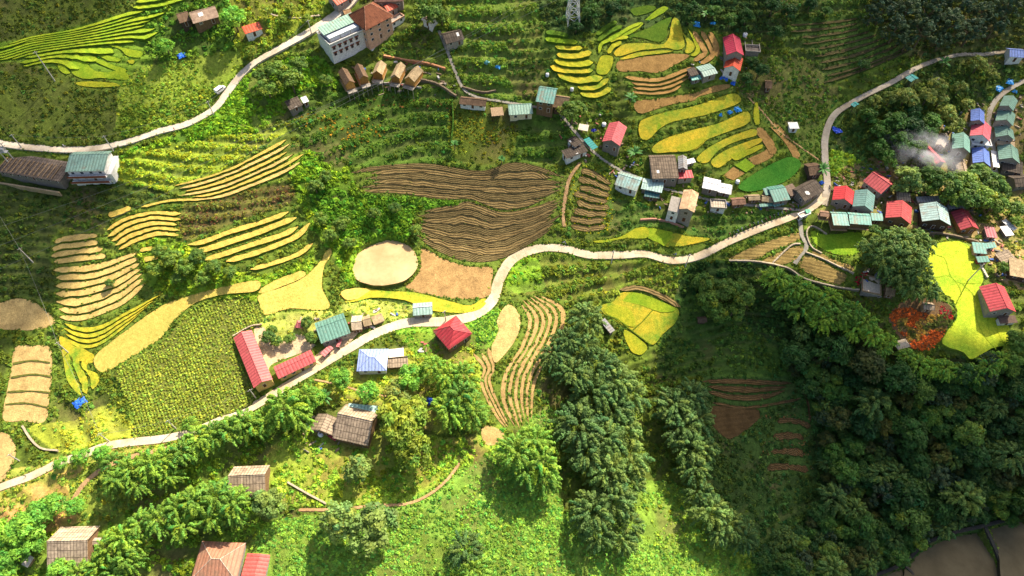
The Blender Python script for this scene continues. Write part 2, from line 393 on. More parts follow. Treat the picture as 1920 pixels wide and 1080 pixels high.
        cc = p.mean(0); pg = p+(p-cc)/np.maximum(np.linalg.norm(p-cc, axis=1, keepdims=True), 1)*.8
        r = fillpoly(pg)
        if r:
            sl, ins = r; vv, uu = np.nonzero(ins); uu = uu+sl[1].start+U0+.5; vv = vv+sl[0].start+V0+.5
            FID[sl][ins] = s.id; FZ[sl][ins] = hit(uu, vv, -.15+zoff)[2]
        s.plane = cfp
        return s
    def line(s, pts, wpx, mat, M=40, dz=.07):
        c = catmull(pts, M); d = np.gradient(c, axis=0); n_ = np.stack([-d[:, 1], d[:, 0]], 1); n_ /= np.linalg.norm(n_, axis=1, keepdims=True); cfp = s.plane; rows = []; mi = s.mi(mat); ww = wpx*(.6+.8*vnoise(c[:, 0], c[:, 1], 9, 5))[:, None]
        for q, e in ((-1, 0), (0, .04), (1, 0)):
            p = c+n_*ww/2*q; dx, dy, dzz = raydir(p[:, 0], p[:, 1]); t = (CAM_Z-cfp[2]-s.crop-dz-e)/(cfp[0]*dx+cfp[1]*dy-dzz); rows.append(np.stack([dx*t, dy*t, CAM_Z+dzz*t], 1))
        V = np.stack(rows, 1).reshape(-1, 3); b = s.n; s.V.append(V); s.uv.append(V[:, :2]); s.n += len(V)
        for i in range(M-1):
            for j in (0, 1): s.Q.append((b+i*3+j, b+i*3+j+1, b+(i+1)*3+j+1, b+(i+1)*3+j)); s.mq.append(mi)
        return s
    def done(s):
        mats = s.mats+[s.bank]; bi = len(s.mats); mid = [bi if m == -1 else m for m in s.mq]+[bi if m == -1 else m for m in s.mt]
        V = np.vstack(s.V); T = s.T
        if T:  # face up
            T = np.array(T); a, b, c = V[T[:, 0]], V[T[:, 1]], V[T[:, 2]]; nz = np.cross(b-a, c-a)[:, 2]; T[nz < 0] = T[nz < 0][:, ::-1]
        Q = np.array(s.Q)
        me = meshnp(s.name, V, Q, T if len(T) else None, mats, mid, False, np.vstack(s.uv)); o = mobj(s.name, me)
        return tag(o, s.label, kind=s.kind)

# ---------------------------------------------------------------- vegetation zones: ground colour, shrub colour, shrubs per m2, shrub size, contour spacing
ZL = [((.075,.10,.018),(.13,.19,.024),.45,1.0,1.7)]
def zone(pts, g, b, dens, size, rows=0, smooth=True):
    g = (g[0]*1.95, g[1]*1.65, g[2]*1.25); b = (b[0]*2.5, b[1]*2.05, b[2]*1.45); rows = 0 if rows < 0 else (rows or (1.7 if dens < .46 else 0))
    ZL.append((g, b, dens, size, rows)); r = fillpoly(catmull(pts, 80, True) if smooth else pts)
    if r: ZON[r[0]][r[1]] = len(ZL)-1
# top left
zone([(-110,-110),(330,-110),(250,20),(180,42),(100,60),(-110,90)], (.036,.052,.016), (.045,.075,.015), .4, .8, -1)
zone([(-110,85),(60,70),(250,20),(345,0),(300,50),(285,120),(230,160),(130,165),(90,140),(0,130)], (.055,.11,.016), (.06,.12,.016), .12, .5)
zone([(-110,120),(100,130),(240,170),(230,262),(-110,262)], (.045,.065,.018), (.045,.075,.015), .45, .8, -1)
zone([(235,150),(300,115),(440,95),(450,140),(400,185),(340,225),(225,252),(222,200)], (.10,.15,.028), (.085,.15,.022), .5, .7, -1)
zone([(235,205),(330,190),(420,150),(400,190),(330,232),(228,256)], (.07,.11,.02), (.08,.14,.02), .8, 1.0)
zone([(270,20),(450,0),(460,80),(300,110),(260,70)], (.03,.055,.014), (.05,.12,.018), .5, 1.2)
zone([(440,-60),(640,-60),(600,20),(470,105),(440,60)], (.07,.085,.02), (.11,.17,.022), .5, 1.0)
zone([(380,220),(480,130),(600,110),(640,190),(560,200),(450,260),(230,310),(230,290),(330,250)], (.04,.09,.015), (.075,.17,.016), .6, 1.2)
zone([(215,300),(340,265),(450,250),(540,240),(430,310),(360,345),(250,370),(215,350)], (.09,.15,.022), (.13,.20,.022), .55, .8, 1.6)
zone([(-110,340),(215,340),(330,375),(190,400),(100,440),(90,560),(-110,560)], (.028,.045,.015), (.035,.065,.015), .3, .9, 1.5)
zone([(345,385),(440,360),(545,345),(535,385),(430,420),(345,450)], (.045,.042,.02), (.065,.085,.022), .6, .7, 1.6)
zone([(270,450),(350,460),(400,500),(480,515),(560,490),(590,460),(540,560),(300,545),(270,500)], (.06,.11,.018), (.09,.17,.018), .7, 1.2)
zone([(540,300),(640,290),(680,420),(660,540),(620,470),(580,420)], (.05,.10,.015), (.08,.17,.016), .7, 1.2)
zone([(580,330),(660,360),(870,380),(780,400),(760,450),(660,450),(600,420)], (.035,.075,.014), (.05,.13,.015), .7, 1.3)
# upper middle
zone([(560,170),(780,165),(1060,190),(1060,300),(880,300),(650,312),(560,260)], (.03,.055,.014), (.04,.09,.016), .5, .9, 2.6)
zone([(850,190),(960,200),(950,300),(850,290)], (.036,.06,.014), (.062,.095,.014), .45, .8, -1)
zone([(740,90),(830,70),(850,150),(760,150)], (.05,.07,.02), (.06,.11,.02), .4, .8)
zone([(820,-110),(1030,-110),(1010,100),(980,180),(880,170),(850,60)], (.06,.085,.024), (.055,.115,.02), .6, .9, 3.4)
zone([(960,60),(1050,60),(1030,180),(960,160)], (.065,.08,.024), (.04,.085,.018), .35, .9, 2.0)
zone([(1030,-110),(1450,-110),(1460,60),(1300,50),(1120,60),(1030,60)], (.025,.045,.018), (.028,.058,.02), .45, 1.2)
zone([(1440,-110),(1700,-110),(1720,70),(1640,120),(1540,150),(1460,60)], (.04,.062,.02), (.04,.08,.02), .5, .9, 2.6)
zone([(1380,150),(1480,100),(1570,180),(1530,330),(1430,220)], (.055,.07,.025), (.05,.10,.02), .5, .8, -1)
zone([(1570,215),(1740,120),(1900,100),(1900,160),(1800,260),(1690,330),(1560,330)], (.03,.045,.02), (.04,.075,.02), .5, 1.3)
zone([(1640,-110),(2030,-110),(2030,90),(1700,100)], (.06,.06,.03), (.05,.08,.025), .4, 1.2)
zone([(1555,285),(1600,290),(1680,330),(1640,350),(1570,360)], (.08,.15,.025), (.10,.19,.022), .5, 1.0)
zone([(1150,375),(1250,390),(1330,400),(1520,395),(1360,450),(1250,425),(1150,430)], (.045,.065,.02), (.035,.085,.018), .35, .9, 1.8)
# middle
zone([(940,540),(960,495),(1040,470),(1280,500),(1290,580),(1120,560),(1060,560),(960,550)], (.06,.07,.02), (.07,.12,.02), .35, 1.0, 2.0)
zone([(945,500),(1000,480),(1020,540),(960,545)], (.06,.12,.018), (.09,.19,.018), .4, .8)
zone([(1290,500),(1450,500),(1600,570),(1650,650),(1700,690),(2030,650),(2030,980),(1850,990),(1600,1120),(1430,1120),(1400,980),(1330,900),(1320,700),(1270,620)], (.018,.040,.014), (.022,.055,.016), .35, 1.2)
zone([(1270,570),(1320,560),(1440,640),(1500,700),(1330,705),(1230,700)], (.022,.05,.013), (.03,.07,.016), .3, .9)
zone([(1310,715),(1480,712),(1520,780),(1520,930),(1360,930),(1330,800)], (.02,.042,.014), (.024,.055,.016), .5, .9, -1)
# bottom
zone([(120,790),(190,760),(230,770),(250,830),(120,850),(50,800)], (.14,.19,.03), (.16,.22,.03), .4, .7)
zone([(0,890),(140,850),(380,820),(180,960),(60,1010),(-110,1010),(-110,930)], (.26,.17,.08), (.10,.17,.03), .2, .9)
zone([(130,900),(250,860),(330,850),(260,960),(170,990)], (.09,.13,.03), (.10,.16,.03), .5, .9)
zone([(100,1000),(230,960),(420,830),(560,820),(600,900),(500,990),(480,1120),(-110,1120),(-110,1000)], (.05,.08,.02), (.08,.16,.02), .35, 1.1)
zone([(500,850),(600,800),(860,820),(940,800),(960,900),(760,940),(600,950),(520,930)], (.12,.13,.035), (.10,.19,.025), .5, 1.0)
zone([(480,1000),(620,960),(760,940),(900,860),(960,820),(1040,760),(1060,960),(1180,960),(1420,1060),(1430,1140),(480,1140)], (.075,.125,.026), (.078,.18,.034), 1.5, .68)
zone([(1180,900),(1330,940),(1410,1060),(1250,1030),(1150,980)], (.07,.13,.025), (.09,.18,.03), .5, .8)
zone([(650,560),(760,560),(820,600),(760,610),(700,590),(640,585),(500,590),(500,640),(590,640)], (.16,.19,.06), (.15,.23,.05), .4, .8)
zone([(620,700),(860,640),(900,740),(820,810),(700,760),(600,760)], (.13,.14,.04), (.13,.20,.03), .55, .9)
zone([(880,590),(950,585),(930,640),(890,650)], (.06,.11,.02), (.08,.19,.025), .9, .6)
zone([(740,610),(800,610),(820,660),(780,665)], (.08,.13,.02), (.08,.20,.025), .8, .6)
zone([(1840,430),(2030,420),(2030,560),(1900,540),(1860,500)], (.20,.16,.09), (.10,.13,.035), .45, .9, -1)
zone([(1540,340),(1900,180),(2030,180),(2030,430),(1860,450),(1740,430),(1550,410)], (.14,.12,.065), (.07,.11,.025), .5, 1.0, -1)

SOIL = (.34,.21,.105)
Y1 = rice((.60,.44,.045), .5); Y2 = rice((.46,.42,.035)); YG = rice((.34,.41,.03)); DG = rice((.12,.19,.022)); PALE = rice((.68,.47,.14), .2); LEM = rice((.56,.60,.05), .3)
GOLD = rice((.66,.43,.12), .2); LAWN = rice((.07,.22,.03)); LAWN2 = rice((.25,.38,.03))
BR = soil((.17,.125,.055), .55); BRD = soil((.13,.10,.045), .8); TAN = soil((.48,.345,.14)); TAN2 = soil((.52,.38,.13)); BARE = soil((.36,.23,.095)); STUB = soil((.33,.20,.07))

F = []; LL2 = rice((.16,.20,.02))
f = Field('rice_terraces', 'green rice terraces fanning across the shaded slope at the top left', YG, .3, inset=.6); F.append(f)
f.guides([[(-60,84),(0,84),(60,68),(130,56),(180,42),(235,24),(290,12),(330,2)],[(-60,104),(0,100),(60,82),(130,72),(190,62),(240,50),(280,42),(318,30)],[(-60,124),(0,120),(60,102),(130,90),(190,84),(235,82),(265,88),(285,78)]], 8, .05, .84, ends=.3, jit=.3)
f.guides([[(32,106),(100,97),(150,90),(200,88),(235,95)],[(36,130),(75,120),(110,122),(135,140)]], 3, .08, .8, ends=.1)
f.ribbon([(250,14),(300,8),(350,-6)], 7); f.ribbon([(255,3),(300,-4),(340,-16)], 7)
for p, m in (([(102,100),(125,100),(128,112),(127,128),(133,137),(122,139),(110,130),(108,118),(118,108)],YG),([(140,99),(155,108),(175,130),(200,135),(228,130),(242,142),(236,150),(190,147),(158,148),(135,138),(132,118)],YG),
    ([(143,154),(170,152),(215,155),(225,161),(200,164),(165,163),(146,160)],Y2),([(190,76),(215,84),(245,92),(268,97),(262,108),(240,106),(225,93),(200,84)],YG),
    ([(170,92),(190,100),(225,110),(222,116),(200,113),(178,101)],YG),([(240,112),(252,112),(250,120),(242,118)],Y2),([(125,92),(150,94),(185,110),(215,122),(240,131),(226,135),(190,122),(160,106),(140,98)],YG)):
    f.poly(p, 40, .6, m)
f = Field('grain_terraces', 'narrow golden terraces curving below the green rows at the left', GOLD, .3); F.append(f)
f.guides([[(300,352),(380,332),(440,310),(500,278),(545,252)],[(360,378),(420,372),(475,352),(530,330),(578,302)]], 6, .12, .62, mat=[GOLD, TAN2])
f.guides([[(192,432),(230,409),(280,396),(340,396)],[(226,472),(260,455),(300,444),(338,447)]], 5, .1, .74, ends=.05)
f.ribbon([(203,404),(225,397),(245,389)], 9); f.ribbon([(262,470),(280,466),(305,467)], 7); f.ribbon([(270,487),(285,484),(297,482)], 8)
f.ribbon([(265,388),(320,376),(380,374)], 4)
f = Field('grain_terraces', 'stepped pale gold terraces sweeping up to the right beside the bushy bank', GOLD, .3); F.append(f)
for p, ww in (([(352,459),(385,452),(430,435),(480,420),(515,408),(541,397)],8),([(357,475),(400,463),(440,450),(480,437),(520,421),(556,408)],10),([(380,488),(420,476),(480,456),(530,440),(559,425)],9),([(424,490),(480,474),(530,455),(560,440),(581,418)],9),([(470,505),(520,491),(560,476),(586,456)],8)): f.ribbon(p, ww, 40)
f = Field('bare_terraces', 'tan harvested terraces in nine curved steps at the left', TAN2, .08, (.10,.14,.02), 'structure'); F.append(f)
f.guides([[(100,500),(150,497),(200,489),(258,470)],[(108,602),(150,604),(190,592),(236,570),(275,535)]], 7, .08, .82, ends=.04, M=50)
f.guides([[(92,452),(130,440),(186,436)],[(97,498),(150,492),(205,486)]], 4, .1, .82)
f = Field('rice_terraces', 'bright yellow rice steps at the foot of the tan terraces', Y1, .3, (.12,.16,.02)); F.append(f)
f.guides([[(110,598),(150,612),(190,608),(240,582),(306,548)],[(124,640),(150,654),(185,650),(225,622),(262,588)]], 4, .12, .8, ends=.05)
f.guides([[(110,640),(118,680),(125,715),(150,745)],[(182,668),(165,690),(190,705),(178,735)]], 3, .08, .85)
f.poly([(112,631),(140,642),(160,655),(184,673),(166,681),(140,672),(118,655)], 40)
f = Field('grain_field', 'long pale gold field curving between the tan terraces and the maize', PALE, .25); F.append(f)
f.poly([(180,690),(178,668),(210,640),(240,617),(290,582),(330,562),(400,542),(480,526),(481,545),(420,552),(370,566),(330,597),(303,632),(262,660),(200,696)], 110, .6)
f = Field('grain_field', 'pale orange harvested field above the walled garden of the long red hall', PALE, .25); F.append(f)
f.poly([(486,553),(530,538),(570,520),(600,490),(612,468),(622,466),(620,480),(607,502),(604,540),(618,575),(590,582),(545,578),(496,590),(487,570)], 90, .6)
f.poly([(484,545),(520,524),(565,508),(570,519),(520,540),(492,549)], 50, .5, PALE)
f = Field('rice_field', 'yellow crescent of rice below the round pond', Y1, .35); F.append(f)
f.poly([(637,545),(670,537),(720,545),(780,549),(830,561),(880,573),(905,559),(913,566),(898,580),(860,587),(800,580),(760,563),(700,558),(660,566),(641,560)], 90, .5)
f.poly([(640,547),(670,540),(710,546),(715,553),(680,558),(650,562)], 40, .5, PALE, zoff=.06)
f = Field('bare_field', 'bare brown field between the round pond and the bend of the road', BARE, .06, kind='structure'); F.append(f)
f.poly([(792,464),(830,485),(880,500),(922,502),(921,530),(915,555),(870,561),(820,555),(762,541),(775,525),(789,500)], 80, .8)
f = Field('ploughed_terraces', 'large brown ploughed terraces with contour ridges above the road', BRD, .1, (.21,.165,.08), 'structure', tilt=.72); F.append(f)
f.guides([[(652,322),(700,312),(800,306),(900,320),(960,304),(1010,312),(1058,330)],[(660,362),(740,362),(830,374),(880,373),(940,393),(1000,384),(1058,362)]], 6, .03, .95, M=70, jit=.9, mat=[BRD, BR])
f.guides([[(762,398),(850,384),(880,378),(940,397),(1000,388),(1060,365)],[(765,432),(820,470),(870,489),(928,489),(985,462),(1035,430),(1064,405)]], 8, .03, .95, M=70, jit=.9, mat=[BR, BRD])
f = Field('vegetable_terraces', 'small walled plot of brown beds with yellow flowering rows', BR, .1, kind='structure'); F.append(f)
f.guides([[(1086,312),(1112,318),(1146,340)],[(1062,428),(1100,436),(1140,430)]], 8, .05, .86)
f = Field('rice_field', 'thin green and yellow rice field beside the middle stretch of road', Y2, .35); F.append(f)
f.poly([(1112,452),(1160,445),(1190,429),(1214,427),(1212,446),(1170,447),(1130,455)], 50, .4)
f.poly([(1215,428),(1250,433),(1262,438),(1248,460),(1235,455),(1214,445)], 40, .4, YG)
f.poly([(1262,438),(1290,443),(1332,448),(1290,459),(1252,463),(1249,458)], 40, .4, Y1)
f = Field('rice_terraces', 'yellow stepped rice strips on the left side of the top terraced bowl', Y1, .35); F.append(f)
for p, ww, m in (([(1023,60),(1045,62),(1066,67)],7,DG),([(1022,72),(1050,76),(1083,79)],9,YG),([(1041,87),(1065,90),(1092,90)],8,Y1),([(1044,102),(1075,105),(1109,98)],11,Y1),([(1039,113),(1070,120),(1112,117)],11,Y2),([(1032,124),(1060,132),(1112,132)],10,Y1),([(1045,137),(1080,150),(1130,145)],12,Y1),([(1083,163),(1115,164),(1141,148)],9,Y1),([(1088,175),(1120,178),(1146,165)],9,Y1)): f.ribbon(p, ww, 30, m)
f.poly([(1131,104),(1150,108),(1140,137),(1119,137),(1122,115)], 30, .4, Y2)
f = Field('rice_terraces', 'green and yellow rice terraces wrapped round the top terraced bowl', Y2, .35, inset=.6); F.append(f)
for p, m in (([(1183,17),(1210,10),(1230,12),(1225,21),(1195,30),(1185,26)],DG),([(1210,36),(1240,12),(1254,16),(1235,30),(1217,38)],YG),([(1141,70),(1170,55),(1205,42),(1200,52),(1180,65),(1150,74)],YG),
    ([(1178,68),(1215,52),(1240,38),(1260,32),(1253,50),(1249,70),(1235,79),(1200,71)],DG),([(1263,32),(1275,40),(1280,60),(1284,88),(1268,94),(1252,90),(1230,92),(1200,95),(1162,106),(1150,100),(1168,83),(1210,80),(1240,83),(1254,70),(1257,50)],Y1),
    ([(1162,110),(1200,97),(1262,94),(1250,99),(1210,104),(1170,112)],Y1),([(1279,60),(1288,68),(1303,85),(1296,99),(1284,98),(1287,80)],Y1),([(1289,54),(1296,60),(1313,90),(1308,103),(1298,106),(1295,102),(1304,90)],Y2)): f.poly(p, 46, .5, m)
for p, ww, m in (([(1123,100),(1128,82),(1148,72),(1180,52),(1204,42)],6,YG),([(1140,100),(1150,86),(1165,78)],8,Y2),([(1118,65),(1140,48),(1157,40)],7,DG),([(1120,76),(1145,58),(1167,48)],7,DG),([(1142,77),(1158,70),(1178,69)],8,Y2)): f.ribbon(p, ww, 26, m)
f = Field('harvested_terraces', 'brown harvested terraces between the yellow rice and the red roofed hall', STUB, .1, (.10,.13,.02), 'structure'); F.append(f)
f.poly([(1158,116),(1190,109),(1260,101),(1293,104),(1270,119),(1235,136),(1200,133),(1161,133)], 50, .5)
for p, ww in (([(1300,58),(1316,85),(1321,100),(1300,114)],9),([(1315,58),(1331,85),(1335,104),(1312,119)],10),([(1330,60),(1342,85),(1345,106)],11)): f.ribbon(p, ww)
f.guides([[(1165,139),(1200,144),(1240,144),(1290,124),(1320,116)],[(1182,176),(1220,179),(1255,176),(1282,163)]], 4, .08, .8)
f.poly([(1191,191),(1240,184),(1300,174),(1340,161),(1368,158),(1364,166),(1310,181),(1300,189),(1260,195),(1215,210),(1196,211)], 50, .5)
f.ribbon([(1445,230),(1470,255),(1490,285),(1495,300)], 14); f.ribbon([(1420,240),(1440,265),(1452,290)], 16)
f.poly([(1355,330),(1375,313),(1397,325),(1375,338)], 4, .2, smooth=False); f.poly([(1400,300),(1430,285),(1447,272),(1452,290),(1418,309)], 30, .4)
f = Field('rice_terraces', 'broad golden rice terraces in the sunny steps above the roadside shacks', Y1, .4); F.append(f)
for p, m in (([(1201,228),(1240,212),(1300,199),(1350,182),(1378,175),(1390,188),(1370,200),(1320,216),(1262,228),(1235,243),(1215,262),(1200,256)],Y1),([(1222,280),(1240,263),(1290,246),(1350,230),(1400,209),(1404,230),(1370,245),(1330,260),(1300,282),(1260,285),(1230,287)],Y1),
    ([(1306,298),(1330,276),(1370,256),(1413,242),(1417,254),(1390,262),(1350,280),(1326,305)],Y1),([(1334,302),(1362,281),(1420,260),(1426,267),(1390,285),(1356,310),(1343,314)],Y1),([(1370,291),(1400,280),(1428,271),(1428,278),(1400,292),(1380,300)],Y2),([(1413,215),(1415,195),(1421,195),(1424,230),(1416,232)],Y2)): f.poly(p, 60, .5, m)
f.poly([(1378,310),(1398,297),(1416,311),(1399,323)], 4, .2, LAWN2, smooth=False)
f.poly([(1203,235),(1225,226),(1240,236),(1224,252),(1212,260),(1202,254)], 30, .5, YG, zoff=.05)
f.poly([(1270,275),(1300,262),(1325,258),(1300,280),(1275,284)], 30, .5, Y2, zoff=.05)
f = Field('green_plot', 'smooth bright green plot left of the dark roofed roadside house', LAWN, .25); F.append(f)
f.poly([(1386,346),(1430,316),(1480,294),(1502,308),(1476,338),(1425,356),(1395,358)], 50, .5)
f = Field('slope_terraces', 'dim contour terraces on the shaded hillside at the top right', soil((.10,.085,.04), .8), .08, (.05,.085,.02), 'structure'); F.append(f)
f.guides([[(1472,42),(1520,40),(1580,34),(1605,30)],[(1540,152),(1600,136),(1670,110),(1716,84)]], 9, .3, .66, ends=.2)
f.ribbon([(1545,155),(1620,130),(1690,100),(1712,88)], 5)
f = Field('vegetable_terraces', 'fan of tan and green vegetable beds sweeping down beside the red hipped house', soil((.40,.27,.11)), .08, (.22,.30,.05), 'structure', tilt=.6); F.append(f)
f.poly([(932,600),(950,572),(968,580),(976,600),(970,630),(950,660),(928,680),(922,650),(935,620)], 50, .5, TAN)
f.guides([[(966,560),(990,600),(975,650),(945,700),(940,750),(966,806)],[(1014,551),(1060,575),(1062,612),(1037,660),(1008,720),(1000,790)]], 6, .04, .62, M=50, ends=.05)
f.guides([[(880,662),(905,690),(900,720),(925,775),(950,806)],[(925,650),(930,690),(922,712),(935,750),(958,800)]], 3, .04, .72, M=50, ends=.05)
f.poly([(902,808),(915,798),(945,812),(940,830),(912,834)], 20, .5, TAN)
f = Field('rice_field', 'yellow diamond shaped rice field above the bamboo grove', Y1, .35); F.append(f)
f.poly([(1128,573),(1150,565),(1165,549),(1200,550),(1240,565),(1272,580),(1266,605),(1244,625),(1222,646),(1185,620),(1135,590)], 70, .5)
f.poly([(1165,549),(1200,550),(1240,565),(1268,580),(1240,585),(1200,572),(1170,565),(1160,560)], 50, .6, YG, zoff=.06)
f.poly([(1132,577),(1160,572),(1185,585),(1190,612),(1165,605),(1140,590)], 40, .6, Y2, zoff=.06)
f.line([(1185,620),(1205,602),(1225,580)], 2, LL2); f.line([(1135,590),(1160,600),(1185,620),(1220,646)], 2, LL2)
f.poly([(1170,618),(1212,647),(1202,665),(1182,656)], 30, .4, Y2)
f.ribbon([(1162,543),(1200,540),(1240,555),(1276,576)], 9, 30, BR)
f = Field('rice_field', 'lemon yellow field curving past the right hand red roofed house', LEM, .35, (.14,.2,.03)); F.append(f)
f.poly([(1745,462),(1790,452),(1815,460),(1828,480),(1845,515),(1838,540),(1848,560),(1862,590),(1892,612),(1892,645),(1862,652),(1822,673),(1806,660),(1768,645),(1777,620),(1795,590),(1783,560),(1752,540),(1738,512),(1733,488)], 110, .7)
LL = rice((.46,.52,.04))
for q in ([(1748,475),(1772,485),(1782,515),(1800,530),(1840,530)],[(1736,524),(1760,519),(1782,518),(1800,540),(1802,560),(1790,572)],[(1805,532),(1830,560),(1832,600),(1850,635),(1868,655)],[(1850,570),(1853,610),(1858,632)],[(1866,600),(1872,622),(1882,645)]): f.line(q, 1.6, LL)
f = Field('lotus_pond', 'bright green pond below the stilted teal roofed houses', LAWN2, .1); F.append(f)
f.poly([(1520,432),(1550,440),(1610,435),(1618,455),(1602,478),(1562,475),(1530,458)], 50, .5)
f = Field('vegetable_terraces', 'stone walled beds of dry stubble below the village entrance', soil((.30,.22,.08), .6), .15, (.20,.17,.11), 'structure'); F.append(f)
for p in ([(1366,486),(1400,468),(1440,452),(1496,436),(1502,446),(1470,462),(1440,472),(1420,485)],[(1428,490),(1474,468),(1503,462),(1504,478),(1480,492),(1450,499)],[(1508,478),(1545,492),(1565,505),(1588,516),(1576,534),(1545,525),(1508,508),(1498,495)],[(1528,470),(1562,486),(1600,500),(1592,510),(1562,494),(1524,480)]): f.poly(p, 40, .4)
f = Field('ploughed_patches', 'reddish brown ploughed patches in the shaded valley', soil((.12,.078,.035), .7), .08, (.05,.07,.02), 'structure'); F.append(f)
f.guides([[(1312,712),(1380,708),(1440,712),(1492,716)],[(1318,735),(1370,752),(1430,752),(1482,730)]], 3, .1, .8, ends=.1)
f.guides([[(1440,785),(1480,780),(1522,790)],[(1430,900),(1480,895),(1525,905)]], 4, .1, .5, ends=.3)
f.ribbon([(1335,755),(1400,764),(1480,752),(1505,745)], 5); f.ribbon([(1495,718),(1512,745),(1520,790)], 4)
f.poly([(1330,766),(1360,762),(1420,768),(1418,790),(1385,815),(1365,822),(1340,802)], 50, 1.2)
f = Field('bare_terraces', 'tan steps with half in shade at the far left edge', TAN, .08, (.10,.15,.025), 'structure'); F.append(f)
f.poly([(28,652),(60,648),(94,652),(97,700),(92,750),(84,790),(45,790),(6,786),(12,740),(20,700)], 60, .8, TAN)
for q in ([(24,682),(60,676),(94,680)],[(20,708),(60,702),(96,706)],[(14,735),(55,733),(94,736)],[(10,758),(50,756),(90,764)]): f.line(q, 3.4, bankm((.10,.11,.03)), 26, .2)
f.poly([(-40,820),(10,812),(30,840),(20,880),(0,905),(-40,905)], 30, .6)
f = Field('bare_terraces', 'dry tan basin at the far left edge', TAN, .05, kind='structure'); F.append(f)
f.poly([(-30,575),(0,568),(30,560),(62,565),(95,590),(102,608),(60,619),(18,618),(-30,612)], 50, .6)
f = Field('pond', 'round muddy pond between the brown terraces and the road', water((.47,.33,.17)), .0, (.12,.13,.04), 'structure'); F.append(f)
f.poly([(663,495),(668,472),(695,452),(725,444),(756,452),(777,472),(783,498),(768,520),(740,532),(704,535),(672,526),(661,510)], 80, .5, level=0.0)
f = Field('fish_ponds', 'dark walled fish ponds on the valley floor at the lower right', water((.12,.098,.055)), .0, (.05,.045,.035), 'structure'); F.append(f)
f.poly([(1700,1062),(1735,1030),(1785,1008),(1842,993),(1862,1040),(1880,1100),(1700,1100),(1696,1080)], 60, .5, level=0.0)
f.poly([(1852,988),(1890,980),(1960,968),(2000,1100),(1890,1100),(1872,1040)], 60, .5, level=0.0)
f.poly([(1640,1090),(1690,1066),(1692,1100),(1640,1110)], 30, .5, level=0.0)
MAIZE = [(240,680),(270,668),(310,637),(350,590),(400,562),(460,558),(488,578),(492,600),(446,633),(434,650),(468,715),(474,752),(430,775),(352,793),(250,820),(256,780),(232,730),(216,700)]
f = Field('maize_soil', 'soil under the dense dotted maize beside the long red hall', soil((.14,.16,.035)), .02, kind='structure'); F.append(f)
f.poly(MAIZE, 90, .8)
FLOW = [(1666,595),(1700,562),(1750,560),(1784,578),(1772,622),(1745,650),(1712,655),(1692,640)]
f = Field('flower_bed_soil', 'brown soil under the orange flower garden', soil((.16,.10,.05)), .02, kind='structure'); F.append(f)
f.poly(FLOW, 60, .8)
f = Field('school_yard', 'pale sandy yard between the long red hall and the teal roofed house', soil((.55,.42,.27)), .02, kind='structure'); F.append(f)
f.poly([(476,620),(494,612),(512,645),(560,625),(578,640),(590,652),(512,682),(504,702),(492,675)], 50, .5)
f.poly([(590,668),(655,625),(672,622),(640,660),(610,685)], 30, .5, zoff=.02)
for f in F: f.done()

# ---------------------------------------------------------------- roads and paths: thick slabs that follow the ground
def road(name, label, pts, wpx, mat, M, th=.12, wvar=None):
    _fid[0] += 1; fid = _fid[0]; c = catmull(pts, M); x, y, z = at(c[:, 0], c[:, 1]); k = np.ones(9)/9
    z = np.convolve(np.pad(z, 4, mode='edge'), k, 'valid'); x, y = at_z(c[:, 0], c[:, 1], z)
    d = np.gradient(np.stack([x, y], 1), axis=0); n_ = np.stack([-d[:, 1], d[:, 0]], 1); n_ /= np.linalg.norm(n_, axis=1, keepdims=True)
    wp = np.interp(np.linspace(0, 1, M), np.linspace(0, 1, len(wpx)), wpx) if hasattr(wpx, '__len__') else np.full(M, float(wpx))
    wp = wp*.86
    sc_ = FPX/((CAM_Z-z)*CT+(y*ST)); W = wp/sc_/2*(.95+.14*vnoise(x, y, 9, 4)); W2 = wp/sc_/2*(.95+.14*vnoise(x, y, 8, 6)); rows = []
    for s_, zz in ((-1, -.8), (-1, th-.02), (-.9, th), (0, th+.04), (.9, th), (1, th-.02), (1, -.8)):
        ww = W if s_ < 0 else W2; rows.append(np.stack([x+n_[:, 0]*ww*s_, y+n_[:, 1]*ww*s_, z+zz], 1))
    V = np.stack(rows, 1).reshape(-1, 3); nr = 7; Q = [(i*nr+j, (i+1)*nr+j, (i+1)*nr+j+1, i*nr+j+1) for i in range(M-1) for j in range(nr-1)]
    Lc = np.concatenate([[0], np.cumsum(np.hypot(np.diff(x), np.diff(y)))])
    me = meshnp(name, V, Q, None, [mat], None, False, np.stack([np.repeat(Lc, nr), np.tile(np.linspace(-1, 1, nr), M)], 1)); o = mobj(name, me); tag(o, label, kind='structure')
    e1 = project(x+n_[:, 0]*(W+.5), y+n_[:, 1]*(W+.5), z); e2 = project(x-n_[:, 0]*(W+.5), y-n_[:, 1]*(W+.5), z)
    for i in range(M-1): lay([(e1[0][i], e1[1][i]), (e1[0][i+1], e1[1][i+1]), (e2[0][i+1], e2[1][i+1]), (e2[0][i], e2[1][i])], float(z[i]-.1), fid)
    return o
